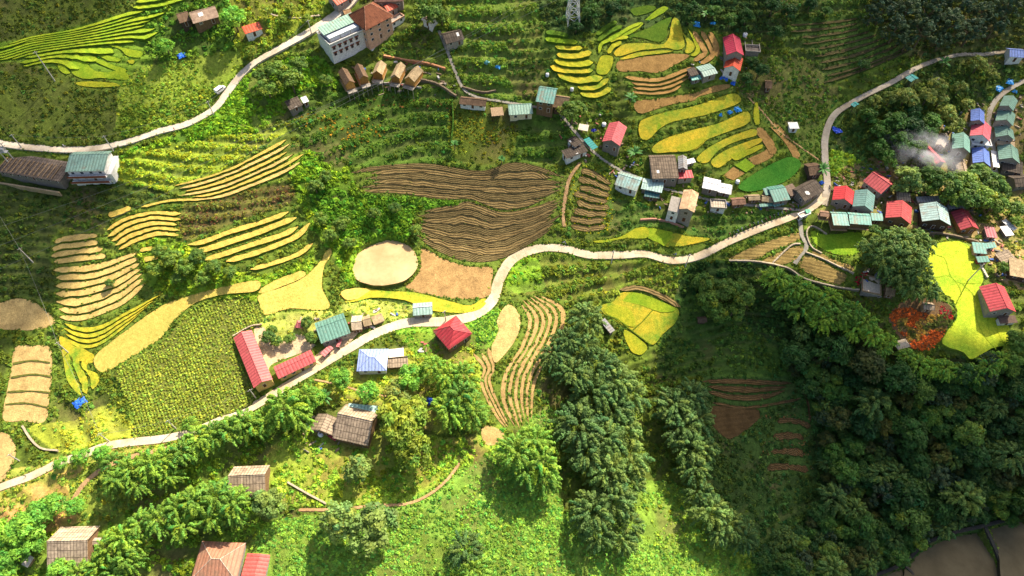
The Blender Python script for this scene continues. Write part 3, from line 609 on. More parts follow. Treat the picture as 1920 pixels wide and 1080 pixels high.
@cached
def concrete(c):
    t = NT('road_concrete'); v = co(t); n = t.noise(v, .12, 5, .7); uv = co(t, 'UV'); wv = wave(t, uv, .065, 'X')
    c1 = t.mul(c, t.ramp(n, (.66, .60, .52), (1.1,)*3, .32, .62)); c1 = t.mul(c1, t.ramp(wv, (.8,)*3, (1.0,)*3, 0, .012)); c1 = t.mul(c1, t.ramp(t.noise(v, 1.5, 5, .8), (.82,)*3, (1.1,)*3))
    yv = t.n('ShaderNodeMath', operation='ABSOLUTE'); t.l(sepx(t, uv, 1), yv.inputs[0]); ad = t.n('ShaderNodeMath', operation='ADD'); t.l(yv.outputs[0], ad.inputs[0]); t.l(t.noise(v, .5, 5, .8), ad.inputs[1])
    c1 = t.mul(c1, (.30, .20, .10), t.ramp(ad.outputs[0], (0,)*3, (.85,)*3, 1.15, 1.42), 'MIX')
    return t.bsdf(c1, .85, .15, n, .2, .05)
CON = concrete((.56,.46,.32)); CON2 = concrete((.42,.36,.28)); DIRT = soil((.42,.27,.14)); STN = stone((.30,.27,.22))
road('road', 'pale concrete road winding through the centre of the valley', [(-60,945),(0,914),(60,892),(110,868),(150,855),(200,836),(250,829),(310,822),(365,808),(420,785),(475,762),(540,722),(600,686),(650,656),(700,627),(760,606),(830,603),(885,592),(922,565),(937,522),(963,485),(1010,466),(1055,466),(1105,478),(1160,478),(1210,476),(1260,488),(1310,480),(1360,456),(1420,430),(1480,408),(1520,390),(1547,366)], [17,18,18,17,19,20,22,24,22,20,18,17,16], CON, 420)
road('road', 'narrower pale road climbing from the junction to the top right', [(1545,385),(1551,345),(1547,300),(1548,255),(1565,215),(1610,185),(1670,155),(1730,122),(1795,103),(1845,101),(1900,95),(1990,90)], [15,14,12,11,10,8], CON2, 200)
road('road', 'grey concrete road curving across the upper left hillside', [(-70,258),(0,268),(50,275),(120,280),(180,277),(240,265),(300,245),(350,232),(400,205),(425,175),(450,142),(480,115),(520,92),(560,70),(600,46),(640,18),(665,-10),(700,-60)], [16,18,18,19,19,17,18,22,26,26], concrete((.55,.48,.38)), 260)
road('road', 'shaded village lane between the green roofs at the right edge', [(1990,110),(1925,148),(1880,175),(1858,203),(1854,235),(1861,262),(1866,310),(1872,345)], [11,11,9,7], CON2, 90)
road('footpath', 'stone footpath stepping down past the small roofs in the upper middle', [(822,55),(835,85),(850,125),(868,165),(895,182),(940,190),(1000,200),(1040,205),(1072,240),(1110,282),(1150,312),(1185,328),(1240,352),(1290,364),(1340,377),(1420,386),(1500,394)], 7, STN, 240)
road('footpath', 'brown dirt path beside the flowering plot', [(1088,305),(1068,335),(1060,370),(1056,400),(1058,425)], 7, DIRT, 50)
road('footpath', 'stone path dropping from the road past the green pond', [(1500,415),(1503,440),(1512,462),(1500,480),(1490,495)], 9, STN, 50)
road('footpath', 'curving earth path round the garden of the thatched farm', [(862,868),(838,900),(800,930),(760,945),(700,948),(640,955),(560,956)], 6, DIRT, 80)
road('footpath', 'straight dirt path below the blue roofed house', [(590,712),(640,722),(680,735),(720,742),(770,748)], 4, DIRT, 60)
road('footpath', 'winding earth track on the upper slope', [(490,15),(520,30),(560,33),(600,28)], 5, CON2, 40)
road('footpath', 'worn dirt track along the hillside left of the road', [(1400,180),(1430,210),(1460,245),(1500,275),(1535,300)], 4, DIRT, 60)
road('footpath', 'orange earth track climbing beside the lower left road', [(130,950),(160,905),(210,870),(280,848),(345,838)], 11, DIRT, 60)
road('dike', 'dark stone dike round the fish ponds', [(1610,1090),(1690,1058),(1730,1022),(1785,1000),(1845,986),(1900,972),(1990,955)], 7, stone((.06,.055,.045)), 80, .8)
road('dike', 'dark stone dike dividing the two fish ponds', [(1846,990),(1858,1015),(1872,1050),(1888,1110)], 7, stone((.06,.055,.045)), 30, .9)
road('dike', 'short dark dike at the left end of the fish ponds', [(1697,1062),(1712,1080),(1722,1110)], 5, stone((.06,.055,.045)), 20, .9)

# ---------------------------------------------------------------- ground: one sheet, fine in view, coarse out to the horizon
def build_ground():
    s = .5; cxs = np.arange(-225, 225.01, s); cys = np.arange(14, 366.01, s)
    ext = np.array([2, 5, 10, 18, 30, 50, 80, 130, 220, 400, 700, 1200, 2000, 3500.])
    xs = np.concatenate([cxs[0]-ext[::-1], cxs, cxs[-1]+ext]); ys = np.concatenate([cys[0]-ext[::-1], cys, cys[-1]+ext]); E = len(ext)
    X, Y = np.meshgrid(xs, ys, indexing='ij'); XC = np.clip(X, -262, 262); YC = np.clip(Y, 2, 420)
    Z = base(XC, YC); far = np.hypot(X-XC, Y-YC); Z = Z+np.minimum(far, 900)*.16*np.clip((Y-100)/600, -.1, 1)+far*.05*(fnoise(X, Y, 260, 4)-.5)
    U, V = project(X, Y, Z); u1 = U+7*(vnoise(X, Y, 5, 1)-.5); v1 = V+7*(vnoise(X, Y, 5, 2)-.5)
    core = np.zeros(X.shape, bool); core[E:-E, E:-E] = True; inb = core & (U > U0+2) & (U < U0+UW-3) & (V > V0+2) & (V < V0+VH-3)
    fid = np.where(inb, look(FID, U, V), 0); Z1 = np.where(fid > 0, look(FZ, U, V), Z); U2, V2 = project(X, Y, Z1)
    fid2 = np.where(inb, look(FID, U2, V2), 0); fz = look(FZ, U2, V2); W = (fid2 > 0); D = np.where(W, fz-Z, 0.0)
    def blur(a, r):
        for ax in (0, 1):
            c = np.cumsum(np.insert(a, 0, 0, axis=ax), axis=ax); n = a.shape[ax]; i0 = np.clip(np.arange(n)-r, 0, n); i1 = np.clip(np.arange(n)+r+1, 0, n)
            a = (np.take(c, i1, ax)-np.take(c, i0, ax))/(2*r+1)
        return a
    Wf = W.astype(float); bw = blur(blur(Wf, 3), 3); bd = blur(blur(D, 3), 3)
    bw2 = blur(Wf, 1)
    bump = (fnoise(X, Y, 9, 1)-.5)*1.1+(fnoise(X, Y, 2.6, 2)-.5)*.8
    z = np.where(inb, look(ZON, u1, v1), 0); rows = np.array([q[4] for q in ZL])[z]
    rw = np.where(rows > 0, rows, 1.0); q = (Z+1.2*fnoise(X, Y, 30, 6))/rw; fr = q-np.floor(q); terr = (np.clip(fr*2.6-1.0, 0, 1)-fr)*rw*.9
    free = np.clip(1-bw*2.2, 0, 1); Zo = Z+np.where(rows > 0, terr, 0)*free*core+bump*free*np.where(far > 0, 1.5, 1)
    Zo = Zo+bd/np.maximum(bw, .15)*np.clip(bw*1.6, 0, 1)*.9+.12*(1-bw2)*np.clip(bw*5, 0, 1)
    Zo = np.where(W, fz-.05, Zo); Zo = np.where(W, Zo, Zo-0.0)
    g = np.array([q_[0] for q_ in ZL])[z]; b = np.array([q_[1] for q_ in ZL])[z]
    m = np.clip((fnoise(X, Y, 5, 3)-.38)*4, 0, 1)[..., None]; c = g*(1-m)+(g*.45+b*.55)*m
    mud = np.clip((fnoise(X, Y, 16, 8)-.60)*6, 0, 1)[..., None]*.5; c = c*(1-mud)+np.array((.15, .10, .05))*mud
    led = (np.clip((fr-.18)*6, 0, 1)*np.clip((.62-fr)*6, 0, 1)*np.where(rows > 0, .5, 0)*np.clip((fnoise(X, Y, 24, 11)-.3)*4, .15, 1))[..., None]; c = c*(1-led)+(c*.55+np.array((.085, .085, .028)))*led
    edge = np.clip((bw-.02)*5, 0, 1)*(~W)*np.where(z >= 0, 1, 0)
    eb = (b*1.15)[..., :]; c = c*(1-edge[..., None]*.6)+eb*edge[..., None]*.6
    nx, ny = X.shape; idx = np.arange(nx*ny).reshape(nx, ny); Q = np.stack([idx[:-1, :-1], idx[1:, :-1], idx[1:, 1:], idx[:-1, 1:]], -1).reshape(-1, 4)
    me = meshnp('ground', np.stack([X, Y, Zo], -1).reshape(-1, 3), Q, None, [vcol('ground', .7, 3.2, 0, .6, 1.4)], None, True, None, c.reshape(-1, 3))
    tag(mobj('ground', me), 'green hillside ground of the valley', kind='structure')
    return Zo[E:-E, E:-E], cxs[0], cys[0], s
GZ, GX0, GY0, GS = build_ground()
def gz(x, y): return bilin(GZ, x, y, GX0, GY0, GS)
def g1(u, v, dz=0.0):
    z = float(hitz(np.array([u, ], float), np.array([v, ], float), gz, dz)[0]); x, y = at_z(u, v, z); return float(x), float(y), float(z)-dz

# ---------------------------------------------------------------- houses
RED = metal_roof((.50,.055,.06), .1); RED2 = metal_roof((.42,.05,.06), .3); ORG = metal_roof((.55,.10,.05), .1); PINK = metal_roof((.60,.16,.16), .3); MAR = metal_roof((.26,.03,.05), .1)
TEAL = metal_roof((.10,.25,.20), .12); TEAL2 = metal_roof((.14,.33,.28), .4); DTEAL = metal_roof((.05,.15,.15), .1); SAGE = metal_roof((.24,.38,.30), .1); CYAN = metal_roof((.03,.28,.26), .05)
BLU = metal_roof((.12,.19,.50), .05); BLU2 = metal_roof((.22,.30,.62), .05); WHT = metal_roof((.78,.76,.74), .08); SIL = metal_roof((.42,.50,.50), .3); GRY = metal_roof((.30,.30,.30), .4)
PAN = panel_roof((.20,.155,.115)); PAN2 = panel_roof((.10,.08,.065)); PAN3 = panel_roof((.34,.27,.20)); THA = thatch((.28,.19,.11)); THB = thatch((.42,.31,.18)); THC = thatch((.17,.11,.07)); TIL = tile_roof((.62,.42,.24)); BRT = tile_roof((.17,.06,.03))
RUST = metal_roof((.45,.20,.12), .6)
WW = plain((.72,.70,.66)); WG = plain((.20,.175,.15)); WB = planks((.22,.13,.07)); WT = planks((.36,.24,.13)); WY = plain((.66,.48,.16)); WP = plain((.60,.36,.24)); WC = plain((.30,.265,.225)); WD = planks((.10,.065,.045)); ORW = planks((.50,.25,.07))
FRM = plain((.75,.73,.70)); FRD = plain((.20,.06,.03)); DOOR = planks((.13,.06,.03)); GL = glass()
def frame(A, B, C, h):
    """world frame of an eave rectangle traced at corners A, B (one eave) and C (opposite B)"""
    cu_ = (A[0]+C[0])/2; cv_ = (A[1]+C[1])/2; x, y, z = g1(cu_, cv_, h); zz = z+h
    P = [Vector((*[float(q) for q in at_z(p[0], p[1], zz)], 0)) for p in (A, B, C)]
    X = P[1]-P[0]; L = X.length; X.normalize(); Wv = P[2]-P[1]; Yv = Vector((-X.y, X.x, 0)); wd = Wv.dot(Yv)
    if wd < 0: X = -X; Yv = -Yv; wd = -wd
    c = (P[0]+P[2])/2; return Vector((c.x, c.y, z)), math.atan2(X.y, X.x), L, max(wd, 1.2)
def noveg(x, y, z, rz, L, Wd, h, g=1.0):
    c, s = math.cos(rz), math.sin(rz); pts = []
    for zz in (z, z+h):
        for a, b in ((-1, -1), (1, -1), (1, 1), (-1, 1)):
            lx = a*(L/2+g); ly = b*(Wd/2+g); pts.append(project(x+lx*c-ly*s, y+lx*s+ly*c, zz))
    pts = np.array(pts); ctr = pts.mean(0); import itertools
    from mathutils.geometry import convex_hull_2d
    hull = [tuple(pts[i]) for i in convex_hull_2d([Vector(p) for p in pts])]
    r = fillpoly(hull)
    if r: NOVEG[r[0]] |= r[1]
def windows_on(t, axis, side, L, Wd, h, storeys, fm, seed, doors=True):
    """frame+pane windows proud of one wall; axis 'x' = wall along local X at y=side*Wd/2"""
    rr = random.Random(seed); n = max(1, int(L/3.2)); 
    for st in range(storeys):
        for k in range(n):
            cx_ = -L/2+(k+.5)*L/n; z0 = st*(h/storeys)+.95; isd = doors and st == 0 and k == n//2
            ww, hh, zb = (.55, 1.05, z0) if not isd else (.5, 2.0, .02)
            fr = MB(); pn = MB(); o = side*(Wd/2); a, b = sorted((o, o+side*.06)); a2, b2 = sorted((o+side*.061, o+side*.075))
            if axis == 'x': fr.box(cx_-ww-.09, cx_+ww+.09, a, b, zb-.05, zb+hh+.09); pn.box(cx_-ww, cx_+ww, a2, b2, zb+.03, zb+hh)
            else: fr.box(a, b, cx_-ww-.09, cx_+ww+.09, zb-.05, zb+hh+.09); pn.box(a2, b2, cx_-ww, cx_+ww, zb+.03, zb+hh)
            w_ = fr.build('door' if isd else 'window', fm, t); pn.build('door_leaf' if isd else 'pane', DOOR if isd else GL, w_)
HCOUNT = [0]
def house(name, label, cat, A, B, C, h, kind, rm, wm, rt=.5, rise=.27, stilts=0, open_=False, wins=True, group=None, skylight=0, cap=None, storeys=1, ov=.45, fm=None, wsides=None):
    HCOUNT[0] += 1; seed = HCOUNT[0]; h = h*(.8 if storeys == 1 and not stilts else 1); loc, rz, L, Wd = frame(A, B, C, h); t = empty(name, loc, rz); tag(t, label, cat, group); fm = fm or FRM
    noveg(loc.x, loc.y, loc.z, rz, L, Wd, h)
    wl, wd = L-2*ov, Wd-2*ov; z0 = stilts; ry = (-.5+rt)*Wd; ris = rise*Wd*(1 if kind != 's' else .6)
    def eavez(y):   # underside of roof at local y
        if kind == 'g': return h+ris*(1-abs(y-ry)/((Wd/2+ry) if y < ry else (Wd/2-ry)))-.16
        if kind == 's': return h+ris*(y+Wd/2)/Wd-.16
        return h-.16
    wb = MB()
    if not open_:
        ys = sorted({-wd/2, wd/2}|({ry} if kind == 'g' and abs(ry) < wd/2-.2 else set())); zs = [eavez(y) for y in ys]
        zb = stilts if stilts else -2.6
        prof = [(y, z) for y, z in zip(ys, zs)]+[(wd/2, zb), (-wd/2, zb)]; n = len(prof)
        vs = [(x, y, z) for x in (-wl/2, wl/2) for y, z in prof]; fs = [tuple(range(n)), tuple(range(n, 2*n))[::-1]]+[(i, (i+1) % n, n+(i+1) % n, n+i) for i in range(n)]
        wb.add(vs, fs); wb.build('wall', wm, t)
    if stilts or open_:
        nx = max(2, int(L/3)+1)
        for i in range(nx):
            for s in (-1, 1):
                x = -wl/2+wl*i/(nx-1); MB().tube([(x, s*wd/2*.98, -2.5), (x, s*wd/2*.98, stilts if not open_ else eavez(s*wd/2))], .13, 5).build('post', WD if wm is not WW else WC, t)
    if stilts: MB().box(-wl/2-.5, wl/2+.5, -wd/2-.7, wd/2+.2, stilts-.2, stilts-.003).build('deck', WT, t)
    rb = MB(); th = .13; l2 = L/2; w2 = Wd/2; rl = random.Random(seed)
    if kind == 'g':
        rb.slab([(-l2, -w2, h), (l2, -w2, h), (l2, ry, h+ris), (-l2, ry, h+ris)], th); rb.slab([(-l2, ry+.002, h+ris), (l2, ry+.002, h+ris), (l2, w2, h), (-l2, w2, h)], th)
    elif kind == 's': rb.slab([(-l2, -w2, h), (l2, -w2, h), (l2, w2, h+ris), (-l2, w2, h+ris)], th)
    elif kind == 'h':
        k = l2-w2 if l2 > w2*1.15 else l2*.22; hy = 0 if l2 > w2*1.15 else 0; q = [(-l2,-w2,h),(l2,-w2,h),(l2,w2,h),(-l2,w2,h),(-k,0,h+ris),(k,0,h+ris)]
        rb.add(q+[(x, y, z-.14) for x, y, z in q[:4]], [(0,1,5,4),(1,2,5),(2,3,4,5),(3,0,4),(0,6,7,1),(1,7,8,2),(2,8,9,3),(3,9,6,0),(6,9,8,7)])
    else: rb.box(-l2, l2, -w2, w2, h-.16, h)
    ro = rb.build('roof', rm, t)
    if kind == 'g' and cap is not False:
        MB().tube([(-l2-.02, ry, h+ris+.02), (l2+.02, ry, h+ris+.02)], .11 if cap is None else .2, 5).build('ridge_cap', cap or rm, ro)
    if kind == 'h':
        for a, b in (((-l2,-w2,h),(-k,0,h+ris)),((l2,-w2,h),(k,0,h+ris)),((l2,w2,h),(k,0,h+ris)),((-l2,w2,h),(-k,0,h+ris)),((-k,0,h+ris),(k,0,h+ris))): MB().tube([a, b], .09, 5).build('ridge_cap', cap or rm, ro)
    if kind == 'f' and cap:
        for a in ((-l2,l2,-w2,-w2+.25),(-l2,l2,w2-.25,w2),(-l2,-l2+.25,-w2+.252,w2-.252),(l2-.25,l2,-w2+.252,w2-.252)): MB().box(a[0],a[1],a[2],a[3],h+.003,h+.6).build('parapet', cap, ro)
    for i in range(skylight):
        x = rl.uniform(-.3, .3)*L; sgn = -1; y = -w2*.55+rl.uniform(0, .3)*w2; sl = ris/(w2+ry) if kind == 'g' else 0
        z = h+(y+w2)*sl; MB().slab([(x-.5, y-.7, z-.7*sl+.05), (x+.5, y-.7, z-.7*sl+.05), (x+.5, y+.7, z+.7*sl+.05), (x-.5, y+.7, z+.7*sl+.05)], .04).build('skylight', WW, ro)
    if wins and not open_ and h-stilts > 1.9:
        # windows on the two walls that face the valley (towards -Y in the world)
        for ax, side, nrm in (('x', -1, rz-math.pi/2), ('x', 1, rz+math.pi/2), ('y', -1, rz+math.pi), ('y', 1, rz)):
            if math.sin(nrm) < -.3:
                LL, WWd = (wl, wd) if ax == 'x' else (wd, wl)
                if stilts:
                    tt = empty('window_row', (0, 0, stilts)); tt.parent = t
                    bpy.data.objects.remove(tt)
                windows_on(t, ax, side, LL, WWd, h, storeys, fm, seed) if not stilts else None
    return t, loc, rz, L, Wd
H = house
# upper left
T = H('guesthouse','large two storey guesthouse with sage green roof beside the left hillside road','guesthouse',(122.6,322),(196,320),(209,283),5.6,'g',SAGE,WW,rt=.72,rise=.12,storeys=2,wins=True)
t_, loc_, rz_, L_, W_ = T
for z in (.2, 3.0): 
    for s in (0, 1): MB().box(-L_/2, L_/2, -W_/2-1.2, -W_/2+.35, z-.15, z).build('balcony_floor', WW, t_) if s == 0 else MB().box(-L_/2, L_/2, -W_/2-1.22, -W_/2-1.1, z+.003, z+.95).build('balcony_rail', FRD, t_)
MB().box(L_/2-.2, L_/2+1.6, -W_/2+.3, W_/2-.5, -2.5, 3.4).build('side_annex', WW, t_)
T = H('long_shed','long dark sheet roofed shed with pale battens left of the guesthouse','shed',(3,323),(122,342),(128,304),3.0,'s',panel_roof((.16,.13,.11)),WG,rise=.05)
for i in range(13):
    x = -T[3]/2+(i+.4)*T[3]/14; MB().box(x-.08, x+.08, -T[4]/2+.2, T[4]/2*.45, 3.0, 3.0+.16+.05*0.6*T[4]*.6).build('batten', WT, T[0])
MB().box(-T[3]/2-.5, T[3]/2-1, -T[4]/2-2.6, -T[4]/2-2.0, -3.5, -1.3).build('retaining_wall', stone((.40,.30,.18)), T[0])
H('farmhouse','old brown tile roofed farmhouse under the trees at the top left','farmhouse',(360,45),(409,32),(405,10),3,'g',tile_roof((.34,.24,.17)),WB,skylight=2)
H('hut','small steep thatched hut on the left end of the old brown farmhouse','hut',(336,44),(357,38),(352,20),3,'g',THC,WD)
H('house','small white walled house with orange red roof above the upper left road','house',(459,64),(492,54),(487,43),3.2,'s',ORG,WW)
H('house','red roofed house cut off by the top edge beside the upper left road','house',(629,12),(662,-6),(648,-22),3.2,'g',ORG,WC)
# hotel
T = H('hotel_wing','tall white hotel block with five red framed window bays and teal roof canopy','hotel',(616,87),(681,58),(660,33),6.2,'f',WC,WW,cap=WW,wins=False,ov=.1,storeys=3)
t_, loc_, rz_, L_, W_ = T
for k in range(5):
    x = -L_/2+1.6+k*(L_-3)/5
    for z in (3.7, 1.0): o = MB().box(x-.9, x+.9, -W_/2-.30, -W_/2-.02, z+1.35, z+1.75).build('window_hood', FRD, t_); o2 = MB().box(x-.55, x+.55, -W_/2-.08, -W_/2+.05, z, z+1.35).build('window', FRD, t_); MB().box(x-.4, x+.4, -W_/2-.10, -W_/2-.082, z+.1, z+1.2).build('pane', GL, o2)
MB().box(-L_/2+1.2, L_/2-1.2, -W_/2+1.6, W_/2-1, 6.203, 8.0).build('penthouse', plain((.55,.58,.62)), t_)
for s in (-1, 1):
    for k in range(4): MB().box(-L_/2+1+k*(L_-2)/3-.1, -L_/2+1+k*(L_-2)/3+.1, s*(W_/2-.7)-.1, s*(W_/2-.7)+.1, 6.203, 8.6).build('post', WC, t_)
MB().slab([(-L_/2+.3, W_/2-W_*.62, 8.7), (L_/2+.2, W_/2-W_*.62, 8.7), (L_/2+.2, W_/2-W_*.1, 9.3), (-L_/2+.3, W_/2-W_*.1, 9.3)], .12).build('canopy_roof', SAGE, t_)
H('hotel_hall','grand hotel hall with a big rust brown hipped tile roof','hotel',(684,58),(737,30),(702,2),7.5,'h',BRT,WP,rise=.36,storeys=3,cap=RUST,ov=.9)
H('hotel_annex','low white hotel annex stepping down right of the brown hipped roof','annex',(690,71),(757,32),(752,24),4.2,'f',WC,WW,cap=WP,storeys=2,ov=.1)
H('house','little red roofed house tucked behind the brown hotel roof','house',(727,22),(747,13),(736,3),3.5,'g',ORG,WC)
H('house','dark tiled house at the top edge behind the hotel','house',(702,4),(757,2),(757,-16),4,'g',tile_roof((.16,.09,.07)),WG)
H('kiosk','tiny tan roofed kiosk by the road in front of the hotel','kiosk',(646,28),(660,24),(655,16),2.6,'g',tile_roof((.33,.2,.1)),WT)
HUTL = ['leftmost of the five stilted bungalows, dark roofed','second stilted bungalow from the left below the hotel','middle stilted bungalow of the five, tan thatched','fourth stilted bungalow from the left, pale thatched roof','rightmost of the five stilted bungalows, pale thatched roof']
for i, (a, b, c, m) in enumerate([((635,138),(649,163),(664,152),THC),((664,129),(675,152),(690,143),THC),((706,118),(698,138),(717,141),THB),((744,120),(732,144),(749,148),THB),((775,127),(758,148),(777,154),THB)]):
    T = H('bungalow',HUTL[i],'bungalow',a,b,c,4.2,'g',m,ORW,rise=.42,stilts=1.6,group='stilted bungalows below the hotel',ov=.25,cap=False)
    t_, loc_, rz_, L_, W_ = T; yy = math.sin(rz_); sx = -1 if math.sin(rz_) > 0 else 1
    MB().box(sx*(L_/2+.1) if sx > 0 else -L_/2-2.2, L_/2+2.2 if sx > 0 else -L_/2-.1, -W_/2, W_/2, 1.4, 1.597).build('porch', WC, t_)
    for s in (-1, 0, 1): MB().box(sx*(L_/2+2.0)-.07, sx*(L_/2+2.0)+.07, s*(W_/2-.1)-.07, s*(W_/2-.1)+.07, -3, 2.6).build('railing_post', WC, t_)
    MB().box(sx*(L_/2+2.05)-.04, sx*(L_/2+2.05)+.04, -W_/2, W_/2, 2.5, 2.62).build('railing', WC, t_)
H('shed','low dark shed in the bushes below and left of the bungalows','shed',(545,206),(570,196),(557,184),2.4,'s',PAN2,WG)
H('shed','small white roofed lean-to on the end of the low dark shed','shed',(568,194),(579,190),(575,181),2.6,'s',WHT,WG)
H('house','dark gabled house beside the upper stone footpath','house',(839,82),(874,73),(857,55),3,'g',PAN2,WC,skylight=1)
H('ruin','roofless white walled block at the top near the hotel trees','ruin',(797,40),(816,47),(823,23),2.8,'f',soil((.36,.27,.2)),WW,cap=WW)
H('house','long low house with white wall and brown roof by the stone footpath','house',(862,195),(912,200),(913,185),2.6,'g',THC,WW)
H('shed','open wooden lattice shed left of the green roofed cottage','shed',(921,218),(944,216),(943,200),2.6,'f',planks((.36,.25,.15)),WT,open_=True)
H('cottage','green roofed cottage with cream wall above the dark slope','cottage',(953,216),(998,213),(998,193),3.6,'g',SAGE,plain((.66,.58,.38)),rt=.8,rise=.12)
H('house','timber house with patchy teal and grey roof beside the round tree','house',(996,189),(1030,194),(1054,167),5,'g',TEAL2,WB,rt=.75,rise=.15,storeys=2)
H('barn','brown thatched barn between the patchy roof and the round tree','barn',(1033,200),(1061,204),(1073,182),3,'g',THA,WD,rise=.35)
H('house','grey block house with coral red gable roof in the upper middle','house',(1142,232),(1128,267),(1163,272),4.8,'g',metal_roof((.58,.12,.13),.05),WG)
H('house','small brown flat sheet roofed house beside the footpath bend','house',(1063,263),(1078,277),(1092,268),3,'s',PAN2,WW,skylight=1,rise=.08)
H('house','white walled house with brown sheets and teal strip below the footpath','house',(1063,297),(1104,283),(1092,270),3.4,'s',PAN2,WW,skylight=1,rise=.1)
H('awning','narrow teal awning roof on the uphill side of the footpath','awning',(1094,262),(1111,281),(1121,276),2.6,'s',CYAN,WB,open_=True,rise=.1)
H('market_stall','cream roofed stall near the bend of the stone footpath','stall',(1085,243),(1103,246),(1103,236),2.5,'s',plain((.72,.62,.48)),WB,open_=True)
H('long_house','big square house with gridded brown sheet roof and one skylight','house',(1220,335),(1270,334),(1267,290),4,'g',PAN,WG,rt=.82,rise=.10,skylight=1)
H('house','grey ridged outbuilding touching the big gridded roof','outbuilding',(1271,294),(1272,318),(1289,317),3.4,'g',GRY,WG)
H('shed','flat bright red roofed shed in front of the grey outbuilding','shed',(1270,335),(1299,333),(1298,319),3,'s',metal_roof((.55,.05,.06),.05),WC,rise=.06)
H('shed','tiny white roofed shed above the flat red roof','shed',(1289,308),(1305,304),(1300,297),2.4,'s',WHT,WG)
H('house','long house with turquoise and rusty roof left of the green panelled house','house',(1152,346),(1194,359),(1205,333),3.4,'g',metal_roof((.30,.50,.46),.75),WW,rt=.62,rise=.15)
H('house','house with pale green and grey panelled roof by the footpath','house',(1204,354),(1243,362),(1243,341),3.6,'g',metal_roof((.42,.58,.52),.1),WG,rise=.1)
H('lean_to','dark teal lean-to below the pale green panelled roof','lean-to',(1208,368),(1236,372),(1237,360),2.6,'s',DTEAL,WB)
H('tile_house','tall house with tan tile roof and red balcony above the bare yard','house',(1282,356),(1273,392),(1302,398),7,'g',TIL,WC,rise=.2,storeys=2,fm=FRD)
T = H('terrace_block','white flat roofed block with red balcony rail left of the tan tile roof','terrace house',(1259,368),(1252,395),(1273,398),5,'f',WC,WW,ov=.1,storeys=2)
H('warehouse','white corrugated roof, left half of the pair beside the rice steps','warehouse',(1316,352),(1348,359),(1352,338),3.2,'g',WHT,WG,rise=.08)
H('warehouse','white corrugated roof, right half of the pair beside the rice steps','warehouse',(1346,360),(1371,365),(1373,347),3,'g',WHT,WG,rise=.08)
H('house','small flat house with pale grid roof on the lane row','house',(1331,390),(1361,392),(1362,376),2.8,'f',panel_roof((.55,.48,.38)),WW,cap=WC)
H('shack','brown thatched shack right of the pale grid roof','shack',(1371,385),(1397,383),(1396,369),2.5,'g',thatch((.30,.17,.11)),WB)
H('shack','tan thatched shack in the middle of the lane row','shack',(1403,376),(1425,375),(1423,364),2.5,'g',THB,WB)
H('shack','pale thatched shack against the green roofed store','shack',(1428,377),(1449,380),(1448,367),2.5,'g',THB,WT)
H('awning','long teal awning in front of the tan shacks','awning',(1424,388),(1450,386),(1450,381),2.3,'s',TEAL,WB,open_=True)
H('awning','short teal awning below the green roofed store','awning',(1451,388),(1470,383),(1468,379),2.3,'s',TEAL2,WB,open_=True)
H('store','green roofed store beside the large dark roof','store',(1452,379),(1483,374),(1466,346),3.2,'g',TEAL,WG,rt=.7,rise=.12)
H('lean_to','small green lean-to on the left wall of the green roofed store','lean-to',(1436,366),(1447,364),(1440,353),2.6,'s',TEAL,WG)
H('workshop','large dark brown sheet roofed house by the road junction','workshop',(1506,379),(1543,359),(1524,334),3.6,'g',PAN2,WG,rt=.72,rise=.18,skylight=2)
H('porch','brown plank roof along the left side of the large dark roof','porch',(1483,368),(1499,361),(1484,346),2.6,'s',planks((.20,.14,.10)),WD)
H('barn','ragged thatched barn hidden behind the palm at the junction','barn',(1514,330),(1538,327),(1534,304),2.8,'g',THC,WD)
# village right of the junction
H('house','bright red gable roofed house just right of the road junction','house',(1564,351),(1560,376),(1599,383),4,'g',metal_roof((.55,.045,.05),.03),WC)
H('house','dark teal gable roofed house touching the bright red one','house',(1603,358),(1598,389),(1637,396),4.6,'g',metal_roof((.13,.24,.22),.05),WC)
H('stilt_house','teal roofed stilt house over the green pond, left one','stilt house',(1560,422),(1590,423),(1589,398),5.5,'g',TEAL2,WB,rt=.8,rise=.1,stilts=2.6)
H('stilt_house','teal and cream roofed stilt house over the green pond, right one','stilt house',(1591,419),(1632,422),(1632,401),5.3,'g',TEAL2,WB,rt=.7,rise=.12,stilts=2.4)
H('shed','small teal roofed shed at the right end of the stilt houses','shed',(1633,413),(1655,414),(1655,402),3.2,'s',TEAL2,WB)
H('watch_hut','little wooden hut on tall legs left of the stilt houses','hut',(1537,405),(1554,407),(1554,396),4.2,'g',thatch((.25,.15,.1)),WB,stilts=2.4,rise=.2)
T = H('gatehouse','white walled gatehouse with green sheet where the path meets the road','gatehouse',(1500,410),(1519,402),(1514,394),2.4,'f',plain((.45,.36,.28)),WW,cap=WW)
H('canopy','small green and white canopy beside the gatehouse','canopy',(1512,400),(1521,398),(1518,392),2.6,'s',metal_roof((.06,.32,.20),.02),WW,open_=True)
H('house','salmon red gable roofed house above the row at the junction','house',(1620,341),(1654,365),(1676,343),3.8,'g',metal_roof((.52,.10,.10),.08),WC)
H('house','broad red gable roofed house in the middle of the village row','house',(1663,378),(1660,409),(1708,420),4.2,'g',metal_roof((.44,.07,.07),.08),WB)
H('house','silver green gable roofed house in the village row','house',(1723,382),(1729,415),(1783,423),4.6,'g',metal_roof((.30,.42,.40),.25),WD,rise=.24)
H('house','dark red gable roofed house at the right end of the village row','house',(1781,395),(1800,429),(1837,432),3.6,'g',metal_roof((.36,.05,.06),.1),ORW)
H('shed','long grey tin shed behind the silver green roof','shed',(1718,380),(1762,378),(1762,368),2.6,'s',GRY,WG)
H('shed','grey tin shed behind the dark red roof','shed',(1778,392),(1815,390),(1815,384),2.6,'s',GRY,WG)
